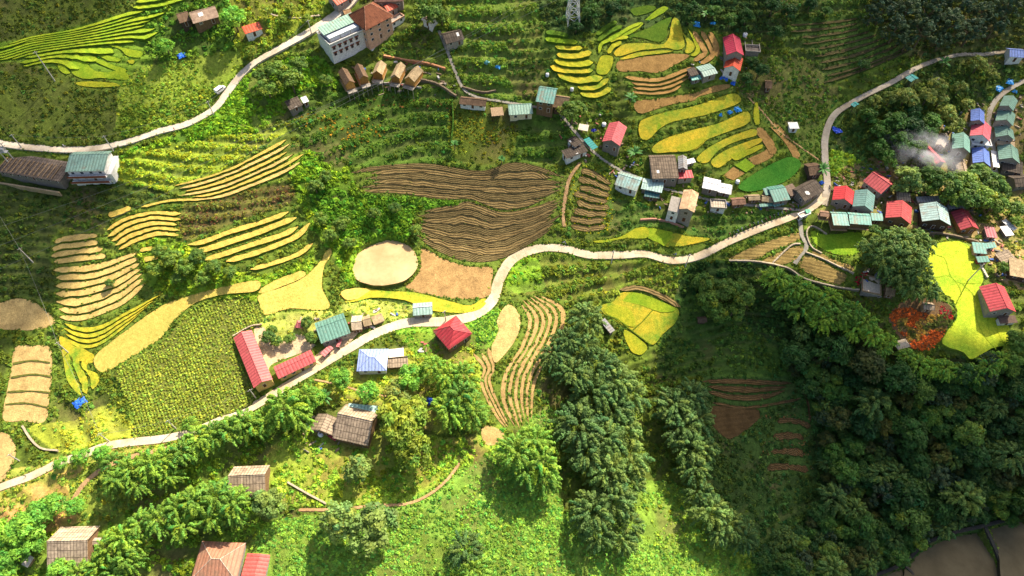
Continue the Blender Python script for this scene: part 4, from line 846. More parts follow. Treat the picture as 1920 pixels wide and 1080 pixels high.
H('hut','brown roofed hut behind the broad red roof','hut',(1680,375),(1706,378),(1707,364),2.6,'s',PAN3,WT)
H('shed','square maroon flat roof near the right edge','shed',(1847,444),(1867,446),(1868,427),2.6,'s',MAR,WG,rise=.05)
H('shed','white tin roofed shed right of the maroon roof','shed',(1876,427),(1888,445),(1900,439),2.4,'s',WHT,WG,rise=.1)
H('shed','long narrow white roofed shed reaching to the right edge','shed',(1878,414),(1900,432),(1908,429),2.4,'s',WHT,WG,rise=.1)
H('house','teal roofed house at the top corner of the lemon field','house',(1824,474),(1849,476),(1847,458),3,'s',TEAL2,WP)
H('shed','small teal roof joined to the right of the corner house','shed',(1849,466),(1869,464),(1864,455),2.6,'s',TEAL2,WW)
H('shed','little teal roofed shed by the wall of the lemon field','shed',(1833,492),(1856,491),(1852,481),2.6,'s',TEAL,plain((.28,.06,.05)))
H('house','large red gable roofed house beside the lemon field','house',(1836,538),(1857,585),(1905,584),4,'g',metal_roof((.46,.06,.07),.05),WC)
H('porch','dark planked porch in front of the large right hand red house','porch',(1873,607),(1906,605),(1904,592),2.6,'s',planks((.12,.08,.06)),WW)
H('barn','tan roofed barn cut off by the right edge','barn',(1888,515),(1935,524),(1940,496),3,'s',THB,WD)
H('shed','stone and thatch pen above the tan barn','pen',(1868,480),(1890,505),(1905,490),2,'s',PAN3,WT)
H('pavilion','small thatched pavilion at the foot of the orange garden','pavilion',(1683,657),(1706,650),(1699,634),3,'h',thatch((.55,.45,.32)),WB,open_=True,rise=.4)
H('hut','cream roofed garden hut in the orange flower garden','hut',(1730,580),(1752,582),(1750,568),2.6,'g',PAN3,WT)
T = H('viewing_deck','pale stone viewing deck with red flowers above the garden','deck',(1609,545),(1645,553),(1658,524),1.6,'f',plain((.62,.50,.36)),WC,cap=WT,wins=False)
H('hut','brown thatched hut right of the viewing deck','hut',(1658,552),(1676,556),(1678,537),2.4,'g',THA,WB)
# right edge cluster
H('house','blue roofed house at the top of the smoky village cluster','house',(1820,207),(1820,229),(1846,230),3.6,'g',BLU,WC)
H('house','pinkish red roofed house in the village cluster','house',(1822,231),(1818,257),(1856,262),4,'g',metal_roof((.58,.12,.15),.03),WW)
H('house','flat white roofed house between the red and blue roofs','house',(1819,271),(1857,275),(1857,262),3,'f',plain((.66,.63,.62)),WW,cap=WW)
H('house','royal blue gable roofed house at the bottom of the village cluster','house',(1822,279),(1824,307),(1857,311),4,'g',BLU,WC)
H('shed','long white roof along the right side of the royal blue house','shed',(1858,283),(1863,314),(1874,313),2.8,'s',WHT,WW,rise=.05)
GL_ = ['green gable roofed house at the top of the right lane','second green roofed house down the right lane','third green roofed house down the right lane','fourth green roofed house, lowest on the right lane']
for l_, a, b, c in zip(GL_, [(1882,181),(1871,206),(1864,238),(1870,274)], [(1873,200),(1866,227),(1867,256),(1873,300)], [(1901,206),(1900,235),(1903,263),(1912,305)]):
    H('house',l_,'house',a,b,c,4,'g',metal_roof((.17,.30,.24),.08),WC,group='green roofed houses along the right lane')
H('house','green gable roofed house left of the white and red roofs','house',(1785,251),(1785,280),(1819,286),4,'g',metal_roof((.15,.29,.24),.05),WC)
H('hut','tan thatched hut left of the green gable roof','hut',(1765,247),(1755,268),(1769,280),3,'g',thatch((.50,.40,.30)),WB)
H('house','red roofed house half hidden in smoke','house',(1722,288),(1752,319),(1768,299),3.6,'g',metal_roof((.50,.06,.07),.03),WC)
H('barn','brown sheet roofed barn below the green gable roof','barn',(1788,298),(1797,328),(1818,330),3,'g',PAN3,WG)
H('shed','tan plank roof between the third and fourth green roofs','shed',(1868,270),(1902,275),(1903,268),2.6,'s',planks((.5,.36,.22)),WT)
H('barn','dark sheet roofed barn below the lowest green roof','barn',(1877,318),(1915,326),(1918,308),3,'s',PAN2,WG)
H('barn','dark brown barn cut off by the right edge above the trees','barn',(1898,352),(1935,348),(1932,325),3,'g',PAN2,WG)
H('house','light blue roofed house at the top right edge','house',(1890,106),(1919,108),(1917,92),3.4,'g',BLU2,WW)
H('shelter','teal roofed roadside shelter by the bend of the upper road','shelter',(1698,146),(1709,154),(1722,146),3,'g',CYAN,WB,open_=True,rise=.12)
H('shelter','small teal roofed roadside shelter lower down the upper road','shelter',(1595,196),(1602,201),(1611,195),3,'g',CYAN,WB,open_=True,rise=.12)
H('hut','lone white flat roofed hut in the fields left of the upper road','hut',(1480,241),(1498,241),(1496,229),2.8,'f',WW,WW)
H('hall','large crimson gable roofed hall beside the top terraces','hall',(1355,70),(1362,103),(1395,104),5,'g',metal_roof((.42,.035,.07),.02),WC)
H('hall','orange red gable roofed hall joined below the crimson hall','hall',(1363,104),(1357,127),(1388,133),4.5,'g',metal_roof((.52,.07,.03),.02),WW)
T = H('unfinished_building','roofless concrete shell with low room walls right of the crimson hall','building shell',(1396,97),(1424,99),(1424,77),1.4,'f',soil((.14,.12,.11)),WC,cap=WC,wins=False)
MB().box(-T[3]/2+.3, T[3]/2-.3, -.1, .1, 1.403, 2).build('inner_wall', WC, T[0]); MB().box(-.1, .1, .103, T[4]/2-.3, 1.403, 2).build('inner_wall', WC, T[0])
H('house','sage green roofed house left of the crimson hall','house',(1317,145),(1343,138),(1333,118),3.2,'g',metal_roof((.24,.36,.31),.05),WC,rt=.4,rise=.1)
H('shed','dark brown shed on the left end of the sage green house','shed',(1293,144),(1308,140),(1304,127),2.8,'s',PAN2,WD)
H('lean_to','pale teal lean-to under the dark brown shed','lean-to',(1297,151),(1315,148),(1312,141),2.4,'s',metal_roof((.15,.45,.36),.02),WG)
H('hut','weathered brown hut right of the corn stalks','hut',(1433,165),(1446,166),(1447,151),2.4,'g',THC,WD)
H('hut','tiny dark hut alone in the shaded valley','hut',(1308,605),(1325,604),(1324,593),2.2,'g',THC,WD)
H('shed','curved grey tin shed at the lower left of the yellow diamond field','shed',(1126,603),(1145,626),(1152,619),2,'s',GRY,WG)
# centre
H('school','long red roofed hall with its gable to the road','school',(437,632),(475,726),(512,713),4,'g',metal_roof((.50,.10,.10),.08),WY,rise=.22)
H('school','shorter red roofed classroom block at a right angle to the long hall','school',(521,711),(592,678),(584,655),3.6,'g',metal_roof((.50,.10,.10),.05),WY,rise=.18)
H('gatehouse','tiny red roofed gatehouse by the road near the school','gatehouse',(608,669),(625,653),(618,647),2.6,'s',PINK,WC)
H('gatehouse','narrow red roofed kiosk between the school yard and the teal roof','kiosk',(630,649),(637,634),(642,637),2.6,'s',PINK,WC)
H('house','wide teal green roofed house by the centre road','house',(603,644),(658,624),(643,587),4,'g',metal_roof((.12,.25,.20),.05),WC,rt=.66,rise=.12)
H('gazebo','small pinkish red gazebo roof in the school garden','gazebo',(553,614),(568,616),(571,602),2.8,'h',PINK,WT,open_=True,rise=.35)
H('barn','cream thatched barn beside the wide teal roof','barn',(663,619),(683,617),(676,591),3,'g',thatch((.62,.48,.32)),WB,rt=.4)
H('barn','narrow tan thatched barn in the roadside row','barn',(685,612),(700,608),(691,591),3,'g',THB,WB)
H('barn','low brown thatched shed at the end of the roadside row','barn',(704,608),(724,600),(713,589),2.2,'s',THB,WT)
H('shop','sage green roofed shop beside the road above the red hipped house','shop',(774,592),(811,589),(811,566),3.2,'g',metal_roof((.30,.44,.38),.1),WC,rt=.55,rise=.15,cap=WW)
H('villa','bright red hipped roof villa at the roadside','villa',(811,620),(841,655),(886,626),4.2,'h',metal_roof((.42,.045,.055),.1),WB,rise=.28,stilts=0)
H('villa','pale blue hipped roof villa below the road','villa',(670,696),(726,695),(727,654),3.4,'h',metal_roof((.30,.38,.66),.02),WW,rise=.2,cap=BLU2)
H('store','flat cream roofed storehouse joined to the blue roof','storehouse',(728,671),(757,668),(757,652),2.8,'f',plain((.72,.60,.46)),WC)
H('barn','brown thatched barn on the lower right of the blue roof','barn',(728,690),(766,687),(764,672),2.6,'s',PAN3,WB)
H('farmhouse','large thatched farmhouse with sunlit cream upper slope','farmhouse',(631,823),(697,838),(706,770),3.4,'g',panel_roof((.44,.34,.25)),WB,rt=.56,rise=.36)
H('veranda','pale teal sheet roof behind the large thatched farmhouse','veranda',(650,770),(712,776),(716,762),3,'s',metal_roof((.40,.62,.54),.02),WG,rise=.02)
H('barn','thatched barn on the left side of the large farmhouse','barn',(594,778),(580,809),(625,814),3,'g',PAN3,WB,rt=.5)
H('lean_to','small red lean-to between the two thatched farm roofs','lean-to',(617,820),(631,829),(633,815),2.2,'s',RED2,WG)
H('farmhouse','lone thatched farmhouse in the garden at lower left','farmhouse',(432,930),(501,927),(503,872),3.2,'g',panel_roof((.44,.34,.25)),WB,rt=.56,rise=.36)
H('farmhouse','thatched farmhouse half buried in bamboo at the lower left corner','farmhouse',(92,1064),(168,1062),(184,986),3.4,'g',panel_roof((.48,.38,.28)),WB,rt=.55,rise=.36)
H('shed','small cream sheet roof left of the corner farmhouse','shed',(39,1058),(51,1064),(66,1046),2,'s',plain((.72,.62,.52)),WT)
H('annex','cream roofed annex on the right of the corner farmhouse','annex',(171,1022),(188,1022),(189,1008),3,'g',thatch((.5,.4,.3)),WT)
H('house','rusty brown hipped roof house at the bottom edge','house',(358,1086),(443,1090),(461,1018),3.8,'h',RUST,WC,rise=.24,cap=metal_roof((.6,.5,.4),.1))
H('house','plain red roofed house beside the rusty hipped roof','house',(464,1035),(449,1090),(492,1098),3.4,'g',metal_roof((.54,.12,.10),.02),WC,rt=.6,rise=.1)

# ---------------------------------------------------------------- leaf clump templates (numpy)
def leafquads(n, rng, rad=1.0, size=.4, flat=.75, droop=0.0, shell=.45, rnd=.55):
    d = rng.normal(size=(n, 3)); d /= np.linalg.norm(d, axis=1, keepdims=True); d[:, 2] = np.abs(d[:, 2])*1.1-.25
    r = rad*(shell+(1-shell)*rng.random(n))[:, None]; c = d*r*np.array([1, 1, flat])
    nn = d+rng.normal(size=(n, 3))*rnd+np.array([0, 0, .5]); nn /= np.linalg.norm(nn, axis=1, keepdims=True)
    t = np.cross(nn, rng.normal(size=(n, 3))); t /= np.linalg.norm(t, axis=1, keepdims=True); b = np.cross(nn, t)
    s = size*(.6+.8*rng.random(n))[:, None]; a = t*s; bb = b*s*.55; c[:, 2] -= droop*r[:, 0]**2
    V = np.stack([c-a, c-bb, c+a, c+bb], 1); return V   # (n,4,3) diamond leaf
def stuff_from(templates, P, S, C, name, label, mat, seed=1, flat_z=None):
    """many clumps merged in one mesh: P positions, S scales, C colours"""
    rng = np.random.default_rng(seed); n = len(P); which = rng.integers(0, len(templates), n); VV = []; CC = []
    for k, T in enumerate(templates):
        ii = np.nonzero(which == k)[0]
        if not len(ii): continue
        a = rng.random(len(ii))*6.283; ca, sa = np.cos(a)[:, None, None], np.sin(a)[:, None, None]
        x = T[None, :, :, 0]; y = T[None, :, :, 1]; z = T[None, :, :, 2]; s = S[ii][:, None, None]
        V = np.stack([(x*ca-y*sa)*s, (x*sa+y*ca)*s, z*s+0*ca], -1)+P[ii][:, None, None, :]
        lv = (.75+.5*rng.random((len(ii), T.shape[0])))[:, :, None, None]
        Cc = np.broadcast_to(C[ii][:, None, None, :], V.shape)*lv
        VV.append(V.reshape(-1, 3)); CC.append(Cc.reshape(-1, 3))
    V = np.concatenate(VV); C2 = np.concatenate(CC); Q = np.arange(len(V)).reshape(-1, 4)
    return tag(mobj(name, meshnp(name, V, Q, None, [mat], None, False, None, C2)), label, kind='stuff')
TSH = [leafquads(26, RNG, 1.0, .42, .75) for _ in range(4)]
TSM = [leafquads(13, RNG, 1.0, .5, .8) for _ in range(4)]
SHM = vcol('shrub_leaves', .6, 4, .25, .7, 1.3, False)

# ---------------------------------------------------------------- undergrowth
N = 340000; x = RNG.uniform(-225, 225, N); y = RNG.uniform(14, 366, N); z = gz(x, y); u, v = project(x, y, z)
ok = (u > -110) & (u < 2030) & (v > -110) & (v < 1190); x, y, z, u, v = [q[ok] for q in (x, y, z, u, v)]
uj = u+8*(vnoise(x, y, 5, 1)-.5); vj = v+8*(vnoise(x, y, 5, 2)-.5)
zz = look(ZON, uj, vj); fid = look(FID, u, v); nv = look(NOVEG, u, v)
dens = np.array([q[2] for q in ZL])[zz]; size = np.array([q[3] for q in ZL])[zz]; rows = np.array([q[4] for q in ZL])[zz]; bc = np.array([q[1] for q in ZL])[zz]
area = 450*352/N; hb = base(x, y)+1.2*fnoise(x, y, 30, 6); fr = (hb/np.where(rows > 0, rows, 1)) % 1.0
pr = dens*area*1.5*np.where(rows > 0, np.where((fr > .62) | (fr < .12), 2.0, .25)*np.clip((fnoise(x, y, 26, 14)-.35)*5, 0, 1)+1.0*(1-np.clip((fnoise(x, y, 26, 14)-.35)*5, 0, 1)), 1.0)*(.25+1.9*np.clip((fnoise(x, y, 7, 5)-.3)*2.2, 0, 1))
keep = (RNG.random(len(x)) < pr) & (fid == 0) & ~nv
x, y, z, size, bc, u, v, zz = [q[keep] for q in (x, y, z, size, bc, u, v, zz)]
near = sum((look(FID, u+a, v+b) > 0).astype(int) for a, b in ((4,0),(-4,0),(0,4),(0,-4))) > 0
S = size*(.5+.9*RNG.random(len(x))**1.5)*np.where(near, .55, 1); hue = RNG.normal(size=(len(x), 1))
C = bc*np.exp(.28*RNG.normal(size=(len(x), 1)))*np.concatenate([1+.22*hue, 1+.04*hue, 1-.1*hue], 1).clip(.4, 1.8)*(.7+.6*fnoise(x, y, 12, 7))[:, None]
P = np.stack([x, y, z-.15*S], 1); big = S > .75
print('shrubs', len(x))
# ragged grass fringe along field and road edges
N2 = 420000; x2 = RNG.uniform(-225, 225, N2); y2 = RNG.uniform(14, 366, N2); z2 = gz(x2, y2); u2, v2 = project(x2, y2, z2); f0 = look(FID, u2, v2)
nb = np.zeros(N2, bool); nb0 = np.zeros(N2, bool)
for a, b in ((2.6,0),(-2.6,0),(0,2.6),(0,-2.6)):
    g_ = look(FID, u2+a, v2+b); nb |= (g_ != f0); nb0 |= (g_ > 0)
sf = np.isin(np.where(f0 > 0, f0, look(FID, u2, v2+2.6)), list(STRIPS)) | np.isin(look(FID, u2, v2-2.6), list(STRIPS))
k2 = nb & (~sf | (RNG.random(N2) < .22)) & ((f0 > 0) | nb0) & (u2 > -60) & (u2 < 1980) & (v2 > -60) & (v2 < 1140) & ~look(NOVEG, u2, v2) & (fnoise(x2, y2, 4, 9)*RNG.random(N2) > .12)
x2, y2, z2, u2, v2 = [q[k2] for q in (x2, y2, z2, u2, v2)]; zc2 = look(ZON, u2, v2); C2_ = np.array([q[1] for q in ZL])[zc2]*np.exp(.3*RNG.normal(size=(len(x2), 1)))*np.concatenate([1+.25*RNG.normal(size=(len(x2), 1)), np.ones((len(x2), 2))], 1).clip(.5, 1.8)
print('fringe', len(x2)); stuff_from(TSM, np.stack([x2, y2, z2+.1], 1), .25+.42*RNG.random(len(x2)), C2_, 'grass_fringe', 'ragged grass along the edges of the fields and roads', SHM, 9)
stuff_from(TSH, P[big], S[big], C[big], 'shrubs', 'leafy shrubs covering the banks and slopes', SHM, 3)
stuff_from(TSM, P[~big], S[~big], C[~big], 'low_plants', 'low weeds and tufts growing over the slopes', SHM, 4)
def scatter_poly(poly, dens, smin, smax, col, name, label, hue=.15, smooth=True, rowdir=None, tmpl=None, lift=0.0, seed=5, colfn=None):
    pp = catmull(poly, 60, True) if smooth else np.array(poly, float); r = fillpoly(pp)
    sl, ins = r; vv, uu = np.nonzero(ins); rng = np.random.default_rng(seed); k = int(len(vv)/22.0*dens); i = rng.integers(0, len(vv), k)
    uu = uu[i]+sl[1].start+U0+rng.random(k); vv = vv[i]+sl[0].start+V0+rng.random(k)
    if name == 'maize': kp = fnoise(uu, vv, 60, 3)*1.5 > rng.random(k)*.9; uu, vv = uu[kp], vv[kp]; k = len(uu)
    z = np.zeros(k)
    z = hitz(uu, vv, gz); x, y = at_z(uu, vv, z)
    if rowdir is not None:
        a, sp = rowdir; d = x*math.cos(a)+y*math.sin(a); d2 = np.round(d/sp)*sp+rng.normal(size=k)*.15; x = x+(d2-d)*math.cos(a); y = y+(d2-d)*math.sin(a)
        e = -x*math.sin(a)+y*math.cos(a); e2 = np.round(e/(sp*.95))*(sp*.95)+rng.normal(size=k)*.25; x = x-(e2-e)*math.sin(a); y = y+(e2-e)*math.cos(a)
    S = smin+(smax-smin)*rng.random(k); C = np.array(col)*np.exp(.25*rng.normal(size=(k, 1)))*(1+hue*rng.normal(size=(k, 1))*np.array([1, 0, -.5])).clip(.3, 2)
    if colfn is not None: C = colfn(x, y, C, rng)
    return stuff_from(tmpl or TSM, np.stack([x, y, z+lift], 1), S, C, name, label, SHM, seed)
scatter_poly(MAIZE, 4.6, .18, .62, (.30,.37,.05), 'maize', 'dense yellow green maize filling the rounded field beside the long red hall', .12, rowdir=(.5, 1.05), lift=.35)
RP = [(1070,318),(1092,308),(1140,326),(1146,345),(1142,432),(1062,428),(1066,370)]
scatter_poly(RP, .9, .25, .5, (.50,.46,.02), 'flowering_crop', 'yellow flowering rows on the small walled plot', .1, seed=6)
scatter_poly([(657,318),(800,306),(960,306),(1056,332),(1056,360),(1000,400),(940,480),(870,480),(780,420),(850,385),(670,362)], .45, .2, .42, (.24,.25,.06), 'seedlings', 'scattered seedlings on the ploughed terraces', .2, seed=7)
def flc(x, y, C, rng):
    n = fnoise(x, y, 7, 3)[:, None]; a = np.array([[.75,.17,.035]]); b = np.array([[.42,.26,.05]]); g = np.array([[.12,.14,.03]]); r_ = np.array([[.5,.02,.04]])
    c = np.where(n > .47, a, np.where(n > .38, b, g)); return c*np.exp(.25*rng.normal(size=(len(x), 1)))
FL2 = [(1668,592),(1700,575),(1745,590),(1784,590),(1772,622),(1748,652),(1715,655),(1705,640),(1690,625)]
scatter_poly(FL2, 3.2, .4, .85, (.6,.14,.03), 'flower_shrubs', 'orange and rusty flowering shrubs in the small garden', .1, seed=8, colfn=flc)
scatter_poly([(1764,575),(1778,578),(1786,595),(1776,600),(1764,590)], 2.2, .4, .7, (.5,.02,.04), 'flower_shrubs', 'crimson flowering shrubs at the right corner of the orange garden', .1, seed=9)
scatter_poly([(1602,530),(1612,512),(1631,508),(1627,516),(1610,538)], 1.8, .3, .6, (.5,.015,.04), 'flower_shrubs', 'deep red flowers along the edge of the viewing deck', .1, seed=10)
scatter_poly([(655,155+62),(560,215),(570,240),(640,262),(640,282),(720,250),(700,225)], .35, .4, .8, (.42,.26,.03), 'flowering_crop', 'rows of yellow orange shrubs on the slope below the low dark shed', .15, seed=11)
scatter_poly([(690,185),(760,182),(880,195),(900,200),(850,205),(700,198)], .3, .4, .7, (.28,.13,.04), 'flowering_crop', 'line of rusty shrubs on the slope below the bungalows', .15, seed=12)
scatter_poly([(1380,155),(1400,150),(1422,165),(1410,185),(1388,175)], 1.2, .3, .5, (.40,.27,.12), 'corn_stalks', 'dry corn stalks below the crimson hall', .1, seed=13)
scatter_poly([(350,395),(440,365),(540,350),(535,380),(430,412),(345,440)], .45, .35, .65, (.20,.105,.05), 'dry_crop', 'reddish dry crop on the dark rows at the left', .2, seed=14)
scatter_poly([(862,200),(900,205),(945,215),(940,265),(880,270),(860,255)], .35, .3, .6, (.30,.23,.02), 'flowering_crop', 'yellow flowering patch on the slope below the long low white house', .15, seed=16)
scatter_poly([(890,595),(940,590),(925,635),(895,645)], 1.3, .35, .6, (.08,.20,.03), 'vegetables', 'leafy green vegetables right of the red hipped villa', .1, seed=15)

for k, y0 in enumerate((782, 832, 848, 876)): scatter_poly([(1430,y0-3),(1470,y0-6),(1520,y0-2),(1520,y0+5),(1470,y0+4),(1430,y0+6)], .8, .3, .5, (.24,.15,.06), 'dry_crop', ['upper','second','third','lowest'][k]+' dotted row of dry stalks on the shaded valley slope', .2, seed=30+k)
def clutter(n, polys, label, seed):
    rng = random.Random(seed); m = MB(); cols = [(.3,.26,.2),(.30,.2,.12),(.06,.12,.35),(.45,.42,.38),(.35,.1,.08),(.12,.11,.1),(.25,.17,.1),(.4,.3,.2),(.16,.11,.07)]; mats = [plain(c) for c in cols]; xs = []
    for poly in polys:
        r = fillpoly(poly); vv, uu = np.nonzero(r[1]); uu = uu+r[0][1].start+U0; vv = vv+r[0][0].start+V0
        for _ in range(int(n*len(uu)/1000)):
            i = rng.randrange(len(uu)); 
            if FID[int(vv[i]-V0), int(uu[i]-U0)] > 0: continue
            x, y, z = g1(float(uu[i]), float(vv[i])); a = rng.random()*3.14; c_, s_ = math.cos(a), math.sin(a); l = rng.uniform(.25, 1.2); w_ = rng.uniform(.1, .45); h = rng.uniform(.1, .7); q = [(-l,-w_),(l,-w_),(l,w_),(-l,w_)]
            q = [(x+p*c_-t*s_, y+p*s_+t*c_) for p, t in q]; b = [(*p, z-.2) for p in q]; t2 = [(*p, z+h) for p in q]
            m.add(b+t2, [(0,3,2,1),(4,5,6,7),(0,1,5,4),(1,2,6,5),(2,3,7,6),(3,0,4,7)], rng.randrange(len(mats)))
    tag(m.build('yard_clutter', mats), label, kind='stuff')
clutter(8, [[(1540,345),(1650,300),(1760,250),(1800,200),(1915,180),(1915,330),(1860,330),(1760,320),(1720,350),(1780,380),(1840,400),(1880,450),(1820,450),(1700,440),(1655,435),(1560,430)],[(1820,450),(1915,430),(1915,530),(1880,530),(1850,500)]], 'planks, sheets and household clutter in the village yards', 5)
clutter(6, [[(1040,215),(1130,215),(1180,290),(1240,340),(1300,350),(1380,362),(1500,380),(1500,395),(1370,400),(1250,400),(1140,330),(1060,300)]], 'planks and household clutter along the footpath houses', 6)
clutter(4, [[(1280,130),(1400,70),(1430,100),(1400,140),(1300,155)],[(630,130),(790,110),(860,150),(850,180),(660,180)],[(560,600),(720,580),(770,600),(700,620),(640,650)],[(730,640),(800,640),(800,680),(740,700)],[(570,770),(640,810),(700,840),(560,850)],[(1600,500),(1660,510),(1680,560),(1620,560)],[(0,300),(60,290),(120,300),(60,310)]], 'odds and ends lying round the scattered farm yards', 7)

# ---------------------------------------------------------------- trees: a few crown meshes shared by every individual tree
def crown_mesh(name, seed, kind, mat):
    rng = np.random.default_rng(seed); Vs = []; Cs = []
    if kind == 'bamboo': nt_, tr, nl, ls, asp = 74, .165, 62, .062, 1.0
    elif kind == 'feather': nt_, tr, nl, ls, asp = 50, .26, 48, .085, .9
    elif kind == 'fir': nt_, tr, nl, ls, asp = 60, .18, 40, .07, 1.35
    else: nt_, tr, nl, ls, asp = 42, .30, 56, .085, .8
    lob = rng.normal(size=(4, 3)); lob /= np.linalg.norm(lob, axis=1, keepdims=True)
    for k in range(nt_):
        d = rng.normal(size=3); d /= np.linalg.norm(d); d[2] = abs(d[2])*1.1-.3
        rr = (.5+.5*rng.random()**.6)*(1+(.38 if kind == 'bamboo' else .25)*max(0, max(lob@d))-.2*rng.random()); c = d*rr*np.array([1, 1, asp])*.86
        if kind == 'fir': c = np.array([d[0]*rr*(1-.35*max(d[2], 0)), d[1]*rr*(1-.35*max(d[2], 0)), d[2]*asp*rr])
        if kind == 'bamboo':
            h_ = d*np.array([1, 1, .55]); h_ /= np.linalg.norm(h_); L_ = .38+.3*rng.random(); s_ = rng.random(nl)**.8; c0 = d*np.array([1, 1, asp])*(.38+.25*rng.random())
            sp = c0+h_*(s_*L_)[:, None]; sp[:, 2] += .16*np.sin(s_*2.2)-.30*s_**2.4; wr = .135*(1-.45*s_)
            T0 = leafquads(nl, rng, 1.0, .42, .9, .0, .6, .3); cen = T0.mean(1, keepdims=True); T = (T0-cen)*.135*.95+cen*wr[:, None, None]+sp[:, None, :]
            lum = .72+.56*rng.random(); yel = rng.normal()*.12; col = np.array([1+yel*1.3, 1+yel*.2, 1-yel])*lum; lf = (.8+.4*rng.random((nl, 1, 1)))*(.85+.3*s_)[:, None, None]
            Vs.append(T.reshape(-1, 3)); Cs.append((np.broadcast_to(col, T.shape)*lf).reshape(-1, 3)); continue
        t = tr*(.65+.7*rng.random()); T = leafquads(nl, rng, t, ls*1.0, .95 if kind != 'broad' else .8, .9 if kind == 'bamboo' else .2, .55, .28 if kind == 'bamboo' else .5)
        if kind == 'bamboo': T = T*np.array([.85, .85, 1.35])
        T = T+c; lum = (.72+.56*rng.random()); yel = rng.normal()*.12
        col = np.array([1+yel*1.3, 1+yel*.2, 1-yel])*lum; lf = (.8+.4*rng.random((nl, 1, 1)))
        Vs.append(T.reshape(-1, 3)); Cs.append((np.broadcast_to(col, T.shape)*lf).reshape(-1, 3))
    V = np.concatenate(Vs); return meshnp(name, V, np.arange(len(V)).reshape(-1, 4), None, [mat], None, False, None, np.concatenate(Cs))
def trunk_mesh(seed, kind):
    rr = random.Random(seed); m = MB()
    if kind == 'bamboo':
        for k in range(7):
            a = rr.random()*6.28; r = rr.uniform(.15, .7); m.tube([(math.cos(a)*.1, math.sin(a)*.1, -1.7), (math.cos(a)*r*.4, math.sin(a)*r*.4, -.6), (math.cos(a)*r, math.sin(a)*r, .25)], [.022, .018, .008], 5)
    else:
        m.tube([(0, 0, -1.7), (.03, .02, -1.0), (-.02, .03, -.35), (0, 0, .3)], [.085, .065, .05, .02], 7)
        for k in range(6):
            a = k*1.05+rr.random(); z0 = rr.uniform(-.7, -.1); m.tube([(0, 0, z0), (math.cos(a)*.3, math.sin(a)*.3, z0+.25), (math.cos(a)*.65, math.sin(a)*.65, z0+.5+rr.random()*.2)], [.035, .025, .01], 5)
    o = m.build('trunk', bark((.16,.12,.08)) if kind != 'bamboo' else bark((.20,.22,.08)), None, True); me = o.data; bpy.data.objects.remove(o); return me
TM = {}; TRK = {}
LK = 1.7
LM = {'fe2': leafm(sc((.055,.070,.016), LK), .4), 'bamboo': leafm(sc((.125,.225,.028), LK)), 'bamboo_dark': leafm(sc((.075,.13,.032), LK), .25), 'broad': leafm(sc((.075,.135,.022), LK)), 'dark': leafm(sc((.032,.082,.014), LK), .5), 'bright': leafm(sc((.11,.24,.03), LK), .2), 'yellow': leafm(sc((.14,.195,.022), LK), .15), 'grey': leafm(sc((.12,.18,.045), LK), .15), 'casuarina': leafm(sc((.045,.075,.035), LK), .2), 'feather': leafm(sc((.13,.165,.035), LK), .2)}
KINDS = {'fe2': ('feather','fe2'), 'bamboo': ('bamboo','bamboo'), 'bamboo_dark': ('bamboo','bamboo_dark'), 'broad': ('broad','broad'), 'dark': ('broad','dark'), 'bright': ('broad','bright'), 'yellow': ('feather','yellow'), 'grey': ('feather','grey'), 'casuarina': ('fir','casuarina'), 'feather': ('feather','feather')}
for kk, (sh, mt) in KINDS.items():
    TM[kk] = [crown_mesh('crown', 100+7*i+len(kk), sh, LM[mt]) for i in range(3)]
for sh in ('bamboo', 'broad'): TRK[sh] = [trunk_mesh(i, sh) for i in range(3)]
TN = [0]
def tree(u, v, rpx, kind, label, group=None, name=None, high=None):
    TN[0] += 1; i = TN[0]; rr = random.Random(i*13+5); Rm = rpx/5.0; hc = Rm*(1.25 if high is None else high); x, y, zb = g1(u, v, hc)
    bam = kind.startswith('bamboo'); nm = name or ('bamboo_clump' if bam else 'tree')
    t = empty(nm, (x, y, zb), rr.random()*6.28); tag(t, label, 'bamboo' if bam else 'tree', group)
    c = mobj('crown', TM[kind][i % 3], t); c.location = (0, 0, hc); s = Rm*rr.uniform(.95, 1.08); c.scale = (s, s*rr.uniform(.88, 1.1), s*rr.uniform(.85, 1.05))
    k = mobj('trunk', TRK['bamboo' if bam else 'broad'][i % 3], t); k.location = (0, 0, hc); k.scale = (s*.9, s*.9, hc/1.6)
    return t
def trees(lst, kind, label, group, **kw):
    adj = ['', 'small ', 'big ']
    xs_ = sorted(lst)
    for j, (u, v, r) in enumerate(lst): tree(u, v, r, kind, label, group, **kw)
trees([(1100,598,34),(1062,640,30),(1040,665,26),(1092,655,34),(1072,700,34),(1120,690,38),(1150,715,40),(1185,745,34),(1110,740,40),(1150,770,36)], 'bamboo_dark', 'tall dark green bamboo clump in the upper part of the central grove', 'bamboo clumps of the central grove')
trees([(1088,800,42),(1130,830,40),(1170,812,36),(1180,860,38),(1100,850,36),(1140,885,40),(1178,905,28)], 'bamboo_dark', 'plumed bamboo clump in the middle of the central grove', 'bamboo clumps of the central grove')
trees([(1110,960,36),(1150,940,38),(1180,985,26),(1120,1005,30),(1165,1015,24)], 'bamboo_dark', 'plumed bamboo clump at the lower end of the central grove', 'bamboo clumps of the central grove')
trees([(1262,762,36),(1292,745,34),(1278,800,36),(1308,790,30),(1290,838,36),(1318,845,26),(1300,880,32)], 'bamboo_dark', 'grey green bamboo clump in the right hand column above the gully', 'bamboo clumps above the gully')
trees([(1310,925,30),(1330,960,32),(1365,985,28),(1392,1010,26),(1345,1000,22),(1400,990,16)], 'bamboo_dark', 'grey green bamboo clump trailing down to the valley floor', 'bamboo clumps above the gully')
